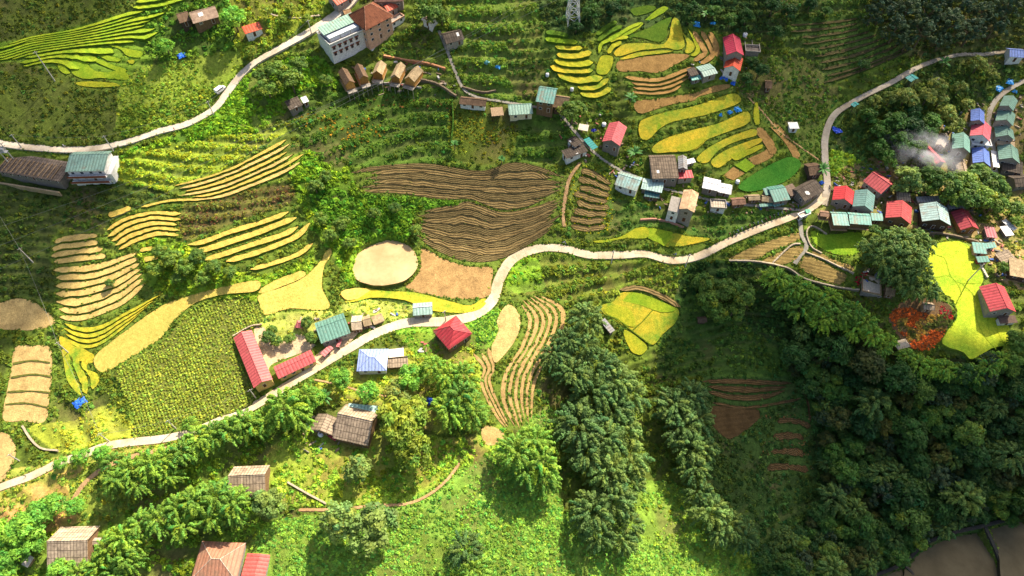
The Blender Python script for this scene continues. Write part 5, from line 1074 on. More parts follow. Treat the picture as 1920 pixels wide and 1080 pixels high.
trees([(968,850,36),(1000,830,32),(1010,868,34),(985,885,30),(1020,900,26)], 'bamboo', 'bright leafy bamboo clump left of the central grove', 'bamboo clumps left of the central grove')
trees([(862,745,34),(886,775,28),(842,770,32),(868,708,28),(838,705,28),(812,690,24)], 'bamboo', 'bushy green clump left of the tan vegetable beds', 'clumps beside the tan vegetable beds')
tree(748,790,38,'yellow','large yellow green tree leaning over the thatched farmhouse'); tree(775,775,30,'yellow','pale blossom tinted tree behind the large yellow green one'); tree(778,845,34,'yellow','yellow green tree with bare pale trunk below the farmhouse')
tree(672,880,26,'grey','silvery green round tree in the farm garden'); tree(640,975,34,'grey','soft silvery green tree below the curving earth path'); tree(700,985,38,'grey','wide silvery green tree right of its twin below the path')
tree(872,1030,26,'bamboo_dark','dark conical tree alone in the sunny meadow'); tree(888,1068,28,'bamboo','light green tree at the bottom edge of the meadow')
tree(500,945,26,'grey','low pale tree below the lone thatched farmhouse')
trees([(535,765,35),(500,790,26),(560,785,25),(478,800,25),(575,745,21)], 'bamboo', 'leafy bamboo clump left of the thatched farm', 'bamboo clumps left of the thatched farm')
trees([(455,795,25),(430,810,25),(402,815,26),(375,825,26),(345,850,26),(315,865,25),(355,795,13)], 'bamboo', 'bright bamboo clump in the belt below the road', 'bamboo belt below the road')
trees([(285,870,28),(250,880,26),(225,900,25),(215,870,20),(262,908,23),(320,895,21)], 'bamboo', 'bright bamboo clump at the lower left end of the roadside belt', 'bamboo belt below the road')
trees([(440,945,28),(405,935,30),(370,940,30),(335,955,28),(300,975,28),(265,985,25),(350,985,25),(400,970,25),(435,970,21)], 'bamboo', 'bright bamboo clump in the belt below the lone thatched farmhouse', 'bamboo belt below the lone farmhouse')
trees([(235,1010,25),(205,1030,25),(240,1050,25),(190,1062,21),(150,1075,20),(220,1080,23),(260,1030,20)], 'bamboo', 'bright bamboo clump beside the corner farmhouse', 'bamboo clumps round the corner farmhouse')
trees([(20,1000,28),(48,985,26),(75,960,24),(20,1040,22),(100,945,22),(8,1070,20),(60,1015,20),(110,1072,22),(140,950,16)], 'bright', 'rounded green tree at the lower left corner', 'trees at the lower left corner')
trees([(150,855,14),(112,870,12),(190,850,16)], 'bright', 'small green tree at the edge of the lower left road', 'small trees by the lower left road')
tree(590,745,18,'bright','small bright tree above the farm roofs'); tree(640,708,20,'bright','bright bush like tree on the roadside below the blue villa'); tree(690,735,22,'bright','bright tree left of the straight dirt path'); tree(770,705,26,'bright','bright tree below the brown thatched barn'); tree(745,735,24,'feather','yellowish tree above the farm blossom tree')
trees([(502,632,13),(518,640,11),(543,634,11),(510,618,10),(576,604,13),(584,632,12)], 'broad', 'rounded garden tree in the walled school garden', 'trees in the walled school garden')
tree(1074,208,27,'broad','round dark green tree beside the stone footpath'); tree(800,18,34,'broad','large green tree right of the hotel roofs'); tree(828,30,18,'broad','smaller green tree beside the roofless white block'); tree(436,30,28,'bright','feathery bright tree right of the old brown farmhouse'); tree(310,85,18,'bright','small bright tree near the blue tarp at top left')
trees([(520,130,24),(545,150,26),(500,165,22),(560,120,18),(490,140,18),(610,150,14)], 'broad', 'green tree on the slope below the upper road', 'trees below the upper road')
trees([(1330,560,26),(1358,545,28),(1390,550,26),(1345,585,22),(1375,580,22),(1320,530,22)], 'broad', 'leafy tree in the cluster left of the stone walled beds', 'trees left of the stone walled beds')
trees([(1455,525,28),(1488,540,28),(1470,560,26),(1510,548,26),(1530,572,28),(1555,560,24),(1570,590,28),(1598,585,26),(1620,605,26),(1600,620,24),(1635,630,24),(1650,655,22),(1540,600,26),(1500,580,26),(1665,640,16)], 'bamboo', 'dense bamboo clump on the rim below the stone walled beds', 'bamboo on the rim below the stone beds')
trees([(1632,470,26),(1660,455,26),(1690,450,26),(1722,448,22),(1650,490,28),(1680,485,30),(1712,480,28),(1735,462,20),(1690,515,28),(1720,510,26),(1705,540,24),(1738,545,22),(1665,520,20)], 'bamboo_dark', 'dense bamboo clump between the village row and the lemon field', 'bamboo between the village row and the lemon field')
trees([(1752,330,26),(1780,345,28),(1810,340,28),(1838,330,28),(1862,345,30),(1840,368,30),(1812,372,26),(1868,378,26),(1785,372,22),(1880,360,20),(1745,355,18)], 'broad', 'sunlit tree in the wood between the village row and the blue roofs', 'trees behind the village row')
trees([(1702,330,24),(1718,345,20),(1690,350,18),(1740,305,16)], 'grey', 'pale tree veiled by the smoke', 'pale trees in the smoke')
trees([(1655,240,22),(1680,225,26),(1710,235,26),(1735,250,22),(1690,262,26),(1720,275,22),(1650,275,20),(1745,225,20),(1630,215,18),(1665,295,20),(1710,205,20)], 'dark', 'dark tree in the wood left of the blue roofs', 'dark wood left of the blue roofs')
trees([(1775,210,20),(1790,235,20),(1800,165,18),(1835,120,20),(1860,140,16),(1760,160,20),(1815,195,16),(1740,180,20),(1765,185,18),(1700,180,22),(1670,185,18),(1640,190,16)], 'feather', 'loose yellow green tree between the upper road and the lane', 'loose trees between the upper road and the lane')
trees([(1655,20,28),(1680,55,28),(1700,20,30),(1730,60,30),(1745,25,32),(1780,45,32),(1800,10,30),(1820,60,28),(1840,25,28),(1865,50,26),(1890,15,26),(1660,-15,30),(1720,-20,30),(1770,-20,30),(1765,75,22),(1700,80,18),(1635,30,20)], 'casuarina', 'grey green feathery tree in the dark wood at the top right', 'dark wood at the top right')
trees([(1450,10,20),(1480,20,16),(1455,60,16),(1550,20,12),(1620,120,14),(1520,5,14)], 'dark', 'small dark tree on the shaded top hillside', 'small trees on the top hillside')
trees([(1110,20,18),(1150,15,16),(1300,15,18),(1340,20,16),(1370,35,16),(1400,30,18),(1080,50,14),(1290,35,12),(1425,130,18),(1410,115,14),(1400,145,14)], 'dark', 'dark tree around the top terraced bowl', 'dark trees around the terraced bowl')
trees([(500,20,14),(530,35,12),(470,95,12),(545,15,12),(575,35,10)], 'yellow', 'yellowish small tree above the upper road', 'small trees above the upper road')
trees([(620,440,16),(640,420,18),(600,410,16),(655,455,14),(700,400,14),(740,390,14),(780,430,12),(590,350,16),(610,330,14)], 'broad', 'low rounded tree on the bushy bank above the round pond', 'trees above the round pond')
trees([(300,470,16),(320,485,18),(345,500,18),(370,480,16),(400,500,16),(290,505,16),(335,520,14),(430,510,14),(380,520,14),(205,530,8)], 'broad', 'rounded bush like tree between the two stepped terraces', 'bushy trees between the terraces')
trees([(1690,440,12),(1640,430,12),(1905,390,18),(1912,640,24),(1900,665,22),(1890,690,20),(1905,415,12),(1880,500,12)], 'broad', 'green tree near the right edge of the village', 'trees near the right edge')
# palms and banana plants: a stem and arching fronds
PALM = None
def palm(u, v, rpx, label):
    x, y, z = g1(u, v, 2.5); t = empty('palm', (x, y, z)); tag(t, label, 'palm'); Rm = rpx/5.0; rr = random.Random(int(u)); MB().tube([(0,0,-.5),(.1,0,1.5),(0,.1,3)], [.2,.16,.12], 6).build('trunk', bark((.2,.15,.1)), t)
    for k in range(13):
        a = k*.483+rr.random()*.2; el = rr.uniform(.2, 1.2); m = MB(); pts = []
        for i in range(7):
            s = i/6*Rm; pts.append((math.cos(a)*s*math.cos(el*.8), math.sin(a)*s*math.cos(el*.8), 3+s*math.sin(el)-.11*s*s))
        for i in range(6):
            w0 = .45*math.sin(math.pi*(i+.3)/6.6); w1 = .45*math.sin(math.pi*(i+1.3)/6.8); p, q = pts[i], pts[i+1]; nx_, ny_ = -math.sin(a), math.cos(a)
            m.add([(p[0]-nx_*w0, p[1]-ny_*w0, p[2]-.12), p, (p[0]+nx_*w0, p[1]+ny_*w0, p[2]-.12), (q[0]+nx_*w1, q[1]+ny_*w1, q[2]-.12), q, (q[0]-nx_*w1, q[1]-ny_*w1, q[2]-.12)], [(0,1,4,5),(1,2,3,4)])
        m.build('frond', LEAFP, t)
LEAFP = plain((.07,.19,.04), .5)
for a in ((1190,288,20,'spiky palm below the coral red roof'),(1182,185,16,'spiky palm between the two terraced groups'),(1542,318,18,'dark palm at the road junction'),(608,745,18,'spiky banana plant behind the farm roofs'),(1325,28,18,'spiky palm beside the blue tarps at the top'),(1770,118,16,'palm above the upper road at the right'),(852,272,11,'pale banana plant at the foot of the dark slope'),(940,300,9,'small banana plant above the ploughed terraces')): palm(*a)
# shaded valley forest: individual trees placed by Poisson sampling
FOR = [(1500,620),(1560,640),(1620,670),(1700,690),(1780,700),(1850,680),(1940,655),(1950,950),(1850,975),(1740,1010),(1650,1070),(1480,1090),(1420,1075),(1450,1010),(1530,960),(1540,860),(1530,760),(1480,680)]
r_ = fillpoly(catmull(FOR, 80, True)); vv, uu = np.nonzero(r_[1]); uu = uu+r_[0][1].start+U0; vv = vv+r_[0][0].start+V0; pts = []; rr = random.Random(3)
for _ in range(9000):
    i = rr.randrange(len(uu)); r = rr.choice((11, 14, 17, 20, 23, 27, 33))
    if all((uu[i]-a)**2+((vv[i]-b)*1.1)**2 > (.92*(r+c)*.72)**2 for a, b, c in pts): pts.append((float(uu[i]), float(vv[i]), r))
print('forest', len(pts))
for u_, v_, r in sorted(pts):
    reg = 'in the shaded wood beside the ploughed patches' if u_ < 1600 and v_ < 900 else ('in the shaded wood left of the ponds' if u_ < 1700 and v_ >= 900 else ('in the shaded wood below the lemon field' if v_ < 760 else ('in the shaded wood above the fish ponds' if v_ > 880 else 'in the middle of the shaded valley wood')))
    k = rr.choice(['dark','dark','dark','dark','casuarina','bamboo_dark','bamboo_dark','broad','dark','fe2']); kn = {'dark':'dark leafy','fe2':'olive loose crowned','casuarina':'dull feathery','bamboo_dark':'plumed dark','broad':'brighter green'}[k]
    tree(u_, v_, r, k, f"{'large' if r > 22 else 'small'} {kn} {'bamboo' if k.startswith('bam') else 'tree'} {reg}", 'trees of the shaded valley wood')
trees([(1720,685,20),(1745,690,20),(1770,692,22),(1700,668,18),(1850,690,22),(1875,675,20),(1800,700,20),(1825,700,20)], 'bamboo', 'sunlit bamboo clump on the rim under the lemon field', 'rim bamboo under the lemon field')

# ---------------------------------------------------------------- utility poles
CONC = plain((.55,.51,.45)); STEEL = plain((.45,.45,.44), .5)
POLES = {}
def pole(key, u, v, h, label, arms=1, mat=None):
    x, y, z = g1(u, v, 0); t = empty('utility_pole', (x, y, z), .6); tag(t, label, 'utility pole', 'utility poles'); MB().tube([(0,0,-.5),(0,0,h*.5),(0,0,h)], [.24,.19,.14], 8).build('shaft', mat or CONC, t)
    for k in range(arms):
        MB().box(-.9, .9, -.06, .06, h-.5-k*1.2, h-.38-k*1.2).build('crossarm', STEEL, t)
        for s in (-.8, 0.25, .8): MB().tube([(s,0,h-.375-k*1.2),(s,0,h-.1-k*1.2)], .06, 6).build('insulator', plain((.30,.12,.07),.3), t)
    POLES[key] = Vector((x, y, z+h-.2))
for a in (('a',103,152,14,'tall pale pole in the dark field below the top left terraces',1),('b',401,216,7,'pole beside the upper road near the white van',1),('c',213,283,8,'pole at the right end of the sage green guesthouse',1),('d',41,277,7,'pole at the roadside left of the long shed',1),('e',18,307,9,'front pole of the leftmost transformer stand',2),('f',27,300,9,'back pole of the leftmost transformer stand',2),
    ('g',205,828,7,'pole at the lower left road by the grassy bank',1),('h',330,804,7,'pole by the lower edge of the maize field',1),('i',36,864,6,'short pole by the tan patch at the lower left edge',1),('j',62,492,9,'pole standing in the shaded scrub left of the tan terraces',1),('k',129,662,8,'pole at the foot of the yellow rice steps',1),('l',480,747,7,'pole at the gable end of the long red hall',1),
    ('m',1146,494,8,'pole on the lower edge of the middle stretch of road',1),('n',1285,500,8,'pole at the dip of the road right of the thin rice field',1),('o',836,602,7,'lamp like pole behind the red hipped villa',1),('p',585,66,7,'pole beside the hotel road',1),('q',1814,527,11,'dark leaning pole in the lemon field',1),('r',1745,172,7,'pole near the teal roadside shelter',1)): pole(*a)
x, y, z = (POLES['e']+POLES['f'])/2; tt = empty('transformer', (x, y, z-3.2)); tag(tt, 'grey transformer box hung between the two poles at the left edge', 'transformer'); MB().box(-.7,.7,-.5,.5,0,1.6).build('tank', STEEL, tt); MB().box(-1.6,1.6,-.7,.7,-.2,-.003).build('platform', STEEL, tt)
# lattice pylon
x, y, z = g1(1073, 42, 0); pt = empty('lattice_pylon', (x, y, z), .2); tag(pt, 'grey steel lattice pylon at the top edge of the picture', 'pylon'); m = MB(); Hh = 26
def pw(zz): return 2.6*(1-zz/Hh*.82)
lev = [0, 4, 8, 11.5, 15, 18, 21, 23.5, 26]
for i in range(len(lev)-1):
    a, b = pw(lev[i]), pw(lev[i+1]); ca = [(a,a),(-a,a),(-a,-a),(a,-a)]; cb = [(b,b),(-b,b),(-b,-b),(b,-b)]
    for k in range(4):
        p, q = ca[k], cb[k]; p2, q2 = ca[(k+1)%4], cb[(k+1)%4]; m.tube([(*p,lev[i]),(*q,lev[i+1])], .16, 4); m.tube([(*p,lev[i]),(*q2,lev[i+1])], .09, 4); m.tube([(*p2,lev[i]),(*q,lev[i+1])], .09, 4); m.tube([(*q,lev[i+1]),(*q2,lev[i+1])], .09, 4)
m.build('lattice_body', plain((.62,.62,.62),.4), pt)
for zz in (17, 20.5, 24):
    m = MB(); m.tube([(-5,0,zz),(5,0,zz)], .13, 4); m.tube([(-5,0,zz),(0,0,zz+1.4),(5,0,zz)], .09, 4); m.build('crossarm', plain((.62,.62,.62),.4), pt)
WIRE = plain((.22,.22,.20),.6)
def cable(a, b, sag, label, r=.035):
    m = MB(); pts = [tuple(a.lerp(b, t/24)+Vector((0,0,-4*sag*(t/24)*(1-t/24)))) for t in range(25)]; m.tube(pts, r, 4); o = m.build('power_cable', WIRE); tag(o, label, 'cable', 'overhead cables')
def pt3(u, v, h): x, y, z = g1(u, v, 0); return Vector((x, y, z+h))
c0 = Vector((x, y, z))
for (u, v), off, lb in (((-90,560), Vector((-4.5,0,17)), 'lowest long cable from the pylon across the left terraces'), ((-90,520), Vector((4.5,0,17)), 'middle long cable from the pylon across the left terraces'), ((-90,610), Vector((-4.5,0,20.5)), 'upper long cable from the pylon across the left terraces')):
    cable(c0+off, pt3(u, v, 16), 7, lb, .04)
cable(POLES['j'], POLES['k'], 1.5, 'cable between the scrub pole and the rice step pole'); cable(POLES['j'], pt3(-40,330,9), 1.5, 'cable running up left from the scrub pole'); cable(POLES['k'], POLES['g'], 1.5, 'cable from the rice step pole down to the road pole'); cable(POLES['g'], POLES['h'], .8, 'cable along the lower left road'); cable(POLES['h'], POLES['l'], 1, 'cable along the edge of the maize'); cable(POLES['m'], POLES['n'], .8, 'cable along the middle stretch of road'); cable(POLES['d'], POLES['c'], 1, 'cable over the guesthouse roof'); cable(POLES['c'], POLES['b'], 1.2, 'cable along the upper left road'); cable(POLES['b'], POLES['p'], 1.5, 'cable rising to the hotel road')

# ---------------------------------------------------------------- vehicles, people, small things
TYRE = plain((.02,.02,.02)); VW = plain((.80,.80,.80),.3); CHR = plain((.4,.4,.42),.3)
def rdir(u0, v0, u1, v1): a = g1(u0, v0); b = g1(u1, v1); return math.atan2(b[1]-a[1], b[0]-a[0])
x, y, z = g1(414, 171); van = empty('van', (x, y, z+.1), rdir(400,190,425,160)); tag(van, 'small white van driving on the upper left road', 'van')
m = MB(); prof = [(-2.2,.35),(2.2,.35),(2.3,.95),(1.6,1.15),(1.0,1.9),(-2.1,1.95),(-2.25,1.0)]; n = len(prof)
m.add([(a, s*.88, b) for s in (-1, 1) for a, b in prof], [tuple(range(n)), tuple(range(n, 2*n))[::-1]]+[(i, (i+1)%n, n+(i+1)%n, n+i) for i in range(n)]); m.build('body', VW, van)
MB().slab([(1.05,-.75,1.9),(1.6,-.75,1.22),(1.6,.75,1.22),(1.05,.75,1.9)], .02).build('windscreen', GL, van)
for s in (-1, 1): MB().box(-1.9, .9, s*.885-.01, s*.885+.01, 1.25, 1.75).build('side_window', GL, van)
for a in (-1.4, 1.4):
    for s in (-1, 1): w_ = MB().tube([(a, s*.75, .35), (a, s*.95, .35)], .35, 14).build('wheel', TYRE, van); MB().tube([(a, s*.955, .35), (a, s*.97, .35)], .2, 10).build('rim', CHR, w_)
for s in (-.6, .6): MB().box(2.28, 2.33, s-.15, s+.15, .75, .92).build('headlight', plain((.9,.9,.85),.2), van)
def moto(u, v, rz, col, label, group=None):
    x, y, z = g1(u, v); t = empty('motorbike', (x, y, z+.12), rz); tag(t, label, 'motorbike', group); P = plain(col, .35)
    for a in (-.62, .62): w_ = MB().tube([(a, -.05, .3), (a, .05, .3)], .3, 14).build('wheel', TYRE, t)
    MB().tube([(-.7,0,.62),(-.2,0,.6),(.25,0,.5),(.5,0,.85)], [.12,.17,.13,.08], 6).build('body', P, t); MB().tube([(-.75,0,.8),(-.1,0,.76)], [.11,.13], 6).build('seat', TYRE, t)
    MB().tube([(.62,0,.3),(.48,0,.95)], .04, 5).build('fork', CHR, t); MB().tube([(.42,-.33,1.0),(.46,0,.96),(.42,.33,1.0)], .03, 5).build('handlebar', CHR, t)
rr = random.Random(11); rd = rdir(1390,447,1480,408); cl = [(.5,.04,.04),(.05,.05,.06),(.08,.12,.4),(.6,.6,.62),(.3,.03,.05)]
for i in range(18):
    t = i/17; moto(1368+t*128, 441-t*52+rr.uniform(-1, 1), rd+1.35+rr.uniform(-.25, .25), cl[i % 5], 'parked motorbike in the row along the road below the junction', 'motorbikes parked along the road')
moto(1057,456,.2,(.6,.6,.6),'motorbike parked where the road widens'); moto(1265,478,.3,(.1,.1,.3),'motorbike riding through the dip of the road'); moto(122,275,2.9,(.7,.7,.7),'pale motorbike on the upper road above the long shed'); moto(1555,352,1.5,(.05,.05,.05),'dark motorbike on the road above the junction'); moto(1541,405,.8,(.3,.05,.05),'motorbike parked by the watch hut')
def person(u, v, rz, top, legs, label, stride=.25):
    x, y, z = g1(u, v); me = bpy.data.meshes.new('person'); vs = [(0,0,.92),(0,0,1.15),(0,0,1.38),(0,0,1.50),(0,0,1.60),(0,.01,1.72),(.19,0,1.40),(.26,.05,1.12),(.24,.16,.88),(-.19,0,1.40),(-.26,-.05,1.12),(-.24,.05,.86),(.09,0,.88),(.10,stride*.5,.48),(.10,stride*.55,.07),(.10,stride*.55+.14,.04),(-.09,0,.88),(-.10,-stride*.3,.48),(-.10,-stride*.9,.09),(-.10,-stride*.9+.14,.05)]
    es = [(0,1),(1,2),(2,3),(3,4),(4,5),(2,6),(6,7),(7,8),(2,9),(9,10),(10,11),(0,12),(12,13),(13,14),(14,15),(0,16),(16,17),(17,18),(18,19)]
    rad = [.14,.13,.15,.06,.10,.08,.07,.05,.035,.07,.05,.035,.1,.07,.05,.04,.1,.07,.05,.04]; me.from_pydata(vs, es, []); o = mobj('person', me); o.location = (x, y, z+.12); o.rotation_euler = (0, 0, rz)
    sk = o.modifiers.new('skin', 'SKIN'); sv = me.skin_vertices[0].data
    for i, r in enumerate(rad): sv[i].radius = (r, r)
    sv[0].use_root = True; o.modifiers.new('sub', 'SUBSURF').levels = 1
    t = NT('person_clothes'); zc = sepx(t, co(t), 2); r1 = t.n('ShaderNodeValToRGB'); e = r1.color_ramp; e.interpolation = 'CONSTANT'; e.elements[0].color = (*legs, 1); e.elements[1].position = .5; e.elements[1].color = (*top, 1)
    q = e.elements.new(.80); q.color = (.42,.25,.16,1); q = e.elements.new(.90); q.color = (.02,.015,.01,1); dv = t.n('ShaderNodeMath', operation='DIVIDE'); t.l(zc, dv.inputs[0]); dv.inputs[1].default_value = 1.85; t.l(dv.outputs[0], r1.inputs[0]); me.materials.append(t.bsdf(r1.outputs[0], .8)); tag(o, label, 'person')
for a in ((328,245,.5,(.7,.25,.4),(.1,.1,.15),'person in a pink top walking on the upper left road'),(1060,460,1,(.2,.25,.4),(.05,.05,.06),'person in dark blue beside the parked motorbike on the road'),(1266,480,2,(.1,.2,.5),(.04,.04,.05),'person in a blue top at the dip of the road'),(1497,407,.3,(.6,.1,.1),(.05,.05,.1),'person in a red top walking near the gatehouse'),(1556,358,1.2,(.05,.05,.06),(.04,.04,.05),'person in black walking up the road above the junction'),(50,894,.4,(.3,.3,.3),(.05,.05,.07),'person in grey on the lower left road'),(1380,442,2.2,(.7,.7,.7),(.1,.1,.2),'person in a white top at the left end of the motorbikes')): person(*a)
def tarp(u, v, s, c, label, h=.6):
    s = s*1.15
    x, y, z = g1(u, v); rr = random.Random(int(u*7+v)); n = 9; bm = bmesh.new(); g = [[None]*n for _ in range(n)]
    for i in range(n):
        for j in range(n):
            a = (i/(n-1)-.5)*s; b = (j/(n-1)-.5)*s*.8; e = max(abs(i/(n-1)-.5), abs(j/(n-1)-.5))*2; g[i][j] = bm.verts.new((a+rr.uniform(-.12,.12), b+rr.uniform(-.25,.25), h*(1-e**3)*rr.uniform(.5,1.3)+rr.uniform(-.1,.2)*(1 if e < 1 else .2)+.08))
    for i in range(n-1):
        for j in range(n-1): bm.faces.new((g[i][j], g[i+1][j], g[i+1][j+1], g[i][j+1]))
    me = bpy.data.meshes.new('tarp'); bm.to_mesh(me); bm.free(); me.materials.append(plain(c, .35)); o = mobj('tarp', me); o.location = (x, y, z); o.rotation_euler = (0, 0, rr.random()*3); so = o.modifiers.new('thick', 'SOLIDIFY'); so.thickness = .04; tag(o, label, 'tarp')
B1 = (.03,.14,.62); B2 = (.03,.25,.60)
for a in ((342,104,3.2,B1,'blue tarp over a stack at the edge of the top left meadow'),(1307,46,3.0,B2,'blue tarp at the top of the brown strips'),(1337,44,2.0,B2,'smaller blue tarp right of the one above the brown strips'),(1358,147,3.0,B1,'blue tarp left of its twin below the orange red hall'),(1374,156,2.4,B1,'blue and violet tarp right of its twin below the orange red hall'),(1382,205,3.0,B2,'light blue tarp at the right end of the upper golden rice strip'),(1368,211,1.8,B2,'small blue tarp in the middle of the golden rice bank'),(1351,216,1.4,B2,'tiny blue tarp at the left of the golden rice bank'),(151,754,4.0,B1,'crumpled violet blue tarp below the yellow rice steps'),(1569,243,3.6,(.03,.08,.5),'blue tarp tent right of the upper road bend'),(1872,166,3.4,B2,'left blue tarp above the shaded lane'),(1893,153,3.4,B2,'right blue tarp above the shaded lane'),(1902,172,2.0,B2,'small blue tarp below the shaded lane'),(1540,343,1.8,B1,'blue tarp behind the large dark roof'),(1113,245,2.0,(.02,.03,.4),'dark blue tarp in the yard of the coral red house'),(934,126,2.2,B2,'small blue sheet right of the ruined terrace plot'),(913,118,2.0,(.1,.3,.3),'small teal sheet right of the ruined terrace plot'),(806,750,3.0,(.02,.06,.3),'dark blue sheet under the trees right of the farm'),(1902,500,2.0,B2,'blue and white sheet beside the tan barn')): tarp(*a)
def tank(u, v, r, c, label, hb=0):
    x, y, z = g1(u, v); t = empty('water_tank', (x, y, z+hb)); tag(t, label, 'water tank'); MB().tube([(0,0,0),(0,0,.15),(0,0,1.3),(0,0,1.5)], [r*.95, r, r, r*.5], 14).build('tank', plain(c,.3), t, True); MB().tube([(0,0,1.5),(0,0,1.62)], r*.3, 10).build('lid', plain((.2,.2,.22),.4), t)
for a in ((1132,236,.9,(.75,.75,.75),'white round water tank left of the coral red roof'),(1026,143,.7,(.8,.8,.8),'white water tank below the left yellow rice strips'),(1072,170,.7,(.8,.8,.8),'white water tank left of the lowest yellow rice strip'),(1382,343,.8,(.85,.85,.82),'white water tank above the lane row'),(1396,68,.9,(.7,.7,.7),'white water tank at the upper corner of the crimson hall'),(1643,524,1.5,(.12,.14,.16),'dark open topped tank on the viewing deck',1.7),(602,816,.9,(.8,.78,.75),'white drum in front of the left thatched barn'),(1162,350,.7,(.8,.8,.8),'white basin below the turquoise roof')): tank(*a)
# stone and garden walls
def wall(pts, h, th, label, mat, M=40):
    c = catmull(pts, M); P = [g1(a, b) for a, b in c]; P = np.array(P); d = np.gradient(P[:, :2], axis=0); n_ = np.stack([-d[:, 1], d[:, 0]], 1); n_ /= np.linalg.norm(n_, axis=1, keepdims=True)
    V = []; 
    for i in range(M):
        a = P[i, :2]-n_[i]*th/2; b = P[i, :2]+n_[i]*th/2; hh = h*(.9+.2*random.random()); V += [(a[0], a[1], P[i, 2]-1), (a[0], a[1], P[i, 2]+hh), (b[0], b[1], P[i, 2]+hh), (b[0], b[1], P[i, 2]-1)]
    Q = [(i*4+j, i*4+(j+1) % 4, (i+1)*4+(j+1) % 4, (i+1)*4+j) for i in range(M-1) for j in range(4)]+[(0,1,2,3),((M-1)*4+3,(M-1)*4+2,(M-1)*4+1,(M-1)*4)]
    tag(mobj('stone_wall', meshnp('stone_wall', V, Q, None, [mat])), label, 'wall')
SW = stone((.42,.34,.24)); SD = stone((.20,.15,.10))
for a in (([(1366,490),(1420,492),(1475,504),(1508,524),(1570,540),(1610,545)],.9,.6,'long stone wall along the lower edge of the walled beds',SW),([(1448,494),(1482,462),(1500,458)],.7,.6,'short stone wall crossing the left walled bed',SW),([(1510,474),(1545,488),(1570,500),(1600,514)],.8,.5,'stone wall between the two right hand walled beds',SW),([(1822,470),(1836,497),(1850,522)],.9,.7,'pale wall along the upper right edge of the lemon field',stone((.62,.54,.42))),
    ([(44,800),(60,825),(80,842),(110,846)],.9,.6,'curved stone wall at the lower left field',SW),([(1200,413),(1230,412),(1262,420),(1282,427)],.7,.6,'reddish stone wall in the bare yard of the tan tile house',stone((.5,.25,.17))),([(866,165),(905,175),(930,172)],1,.5,'low wall of the garden below the footpath',SD),([(720,106),(760,114),(800,120),(835,130)],.8,.8,'reddish garden wall above the bungalows',stone((.42,.20,.10))),([(780,150),(820,160),(856,183)],1.2,.7,'brown retaining wall right of the bungalows',SD),
    ([(652,172),(700,160),(740,158),(790,166)],.8,.4,'grey foundation wall linking the bungalows',stone((.33,.31,.28))),([(1550,440),(1524,425),(1512,436),(1520,462),(1540,476)],.6,.5,'low kerb wall round the green pond',SW),([(1655,440),(1700,445),(1760,440),(1830,455)],1.3,.6,'dark retaining wall below the village row',SD),([(540,905),(575,925),(612,945)],.7,.6,'stone wall in the farm garden',SW),([(438,632),(470,614),(492,610)],1,.4,'garden wall behind the long red hall',SW),([(848,190),(850,230),(846,270)],1.2,.5,'straight hedge like wall dividing the dark slope',bankm((.05,.12,.02)))): wall(*a)

# ---------------------------------------------------------------- unseen clouds added as shadow casters, outlines projected up from the areas to darken
def cloud(poly, label, dens, alt=470.0, holes=0):
    p = catmull(poly, 90, True); x, y, z = at(p[:, 0], p[:, 1]); k = (alt-z)/SUN_DIR.z; X = x+SUN_DIR.x*k; Y = y+SUN_DIR.y*k
    c = np.array([X.mean(), Y.mean()]); n = len(X); ang = np.arange(n); X = X+3.5*np.sin(ang*1.9)+5*(vnoise(X, Y, 14, 2)-.5); Y = Y+3.5*np.cos(ang*2.3)+5*(vnoise(X, Y, 14, 3)-.5)
    V = []; 
    for s, zz in ((1.0, 0), (.975, 14), (.93, 24), (.975, -6)): V.append(np.stack([c[0]+(X-c[0])*s, c[1]+(Y-c[1])*s, np.full(n, alt+zz)+2*np.sin(ang*.7)], 1))
    V = np.vstack(V); Q = []
    for a, b in ((3, 0), (0, 1), (1, 2)): Q += [(a*n+i, a*n+(i+1) % n, b*n+(i+1) % n, b*n+i) for i in range(n)]
    from mathutils.geometry import tessellate_polygon
    T = [tuple(2*n+i for i in t) for t in tessellate_polygon([[Vector((q[0], q[1], 0)) for q in V[2*n:3*n]]])]+[tuple(3*n+i for i in t) for t in tessellate_polygon([[Vector((q[0], q[1], 0)) for q in V[3*n:]]])]
    t = NT('cloud'); tr = t.n('ShaderNodeBsdfTransparent'); df = t.n('ShaderNodeBsdfDiffuse'); df.inputs[0].default_value = (.9,.9,.9,1); mx = t.n('ShaderNodeMixShader'); t.l(tr.outputs[0], mx.inputs[1]); t.l(df.outputs[0], mx.inputs[2])
    nz = t.noise(co(t), .012, 4, .6); t.l(t.ramp(nz, (max(dens-.12, 0),)*3, (min(dens+.10, 1),)*3, .3, .6), mx.inputs[0]); t.l(mx.outputs[0], t.o.inputs[0])
    tag(mobj('cloud', meshnp('cloud', V, Q, T, [t.m], None, True)), label, 'cloud', kind='structure')
cloud([(1300,505),(1440,560),(1560,620),(1640,665),(1705,692),(1790,705),(1860,690),(1990,650),(2120,700),(2120,1250),(1500,1230),(1440,1060),(1400,960),(1340,880),(1330,760),(1290,640)], 'thick unseen cloud added to darken the valley wood', .86)  # added blocker, stands in for the valley's own shade
cloud([(590,168),(620,240),(650,300),(760,330),(900,330),(1060,350),(1120,400),(1240,440),(1350,455),(1430,415),(1500,380),(1530,330),(1620,330),(1690,300),(1740,225),(1800,160),(2100,100),(2100,-200),(760,-200),(800,-20),(830,90),(860,150),(720,172)], 'thin wide unseen cloud shaped to shade the upper slopes', .13)
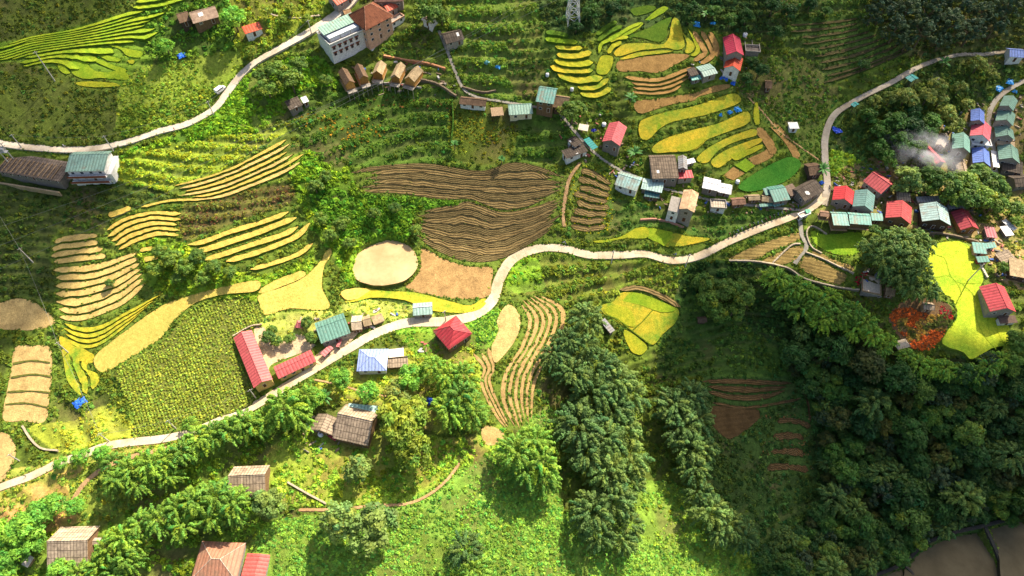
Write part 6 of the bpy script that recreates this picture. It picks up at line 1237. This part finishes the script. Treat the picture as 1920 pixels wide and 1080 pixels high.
cloud([(1440,-200),(1440,60),(1450,200),(1530,250),(1600,215),(1740,200),(1830,90),(2100,60),(2100,-200)], 'unseen cloud shaped to shade the top right wood', .2, 540)
cloud([(-200,-200),(290,-200),(230,0),(120,50),(-20,80),(20,140),(110,165),(232,170),(232,262),(-200,262)], 'unseen cloud shaped to shade the top left terraces', .24)
cloud([(-200,330),(60,350),(210,350),(215,380),(160,415),(90,470),(95,560),(-200,560)], 'small unseen cloud shaped to shade the left scrub', .42)

# ---------------------------------------------------------------- smoke drifting from the village
x, y, z = g1(1738, 320); bm = bmesh.new(); bmesh.ops.create_icosphere(bm, subdivisions=4, radius=1); 
for v_ in bm.verts: v_.co *= 1+.25*math.sin(v_.co.x*4+1)*math.cos(v_.co.y*3+v_.co.z*2)
me = bpy.data.meshes.new('smoke'); bm.to_mesh(me); bm.free(); so = mobj('smoke', me); so.location = (x-5, y+3, z+9); so.scale = (19, 12, 8); so.rotation_euler = (0, 0, -.5); tag(so, 'white smoke drifting over the trees left of the village cluster', kind='stuff')
t = NT('smoke'); pv = t.n('ShaderNodeVolumePrincipled'); pv.inputs['Color'].default_value = (.95,.96,1,1); v_ = co(t); n = t.noise(v_, 1.7, 4, .65); ln = t.n('ShaderNodeVectorMath', operation='LENGTH'); t.l(v_, ln.inputs[0])
fo = t.n('ShaderNodeMapRange'); t.l(ln.outputs['Value'], fo.inputs[0]); fo.inputs[1].default_value = .15; fo.inputs[2].default_value = .95; fo.inputs[3].default_value = 1; fo.inputs[4].default_value = 0
sh = t.n('ShaderNodeMapRange'); t.l(n, sh.inputs[0]); sh.inputs[1].default_value = .45; sh.inputs[2].default_value = .7; sh.inputs[3].default_value = 0; sh.inputs[4].default_value = .30
ml = t.n('ShaderNodeMath', operation='MULTIPLY'); t.l(fo.outputs[0], ml.inputs[0]); t.l(sh.outputs[0], ml.inputs[1]); t.l(ml.outputs[0], pv.inputs['Density']); t.l(pv.outputs[0], t.o.inputs[1]); me.materials.append(t.m)
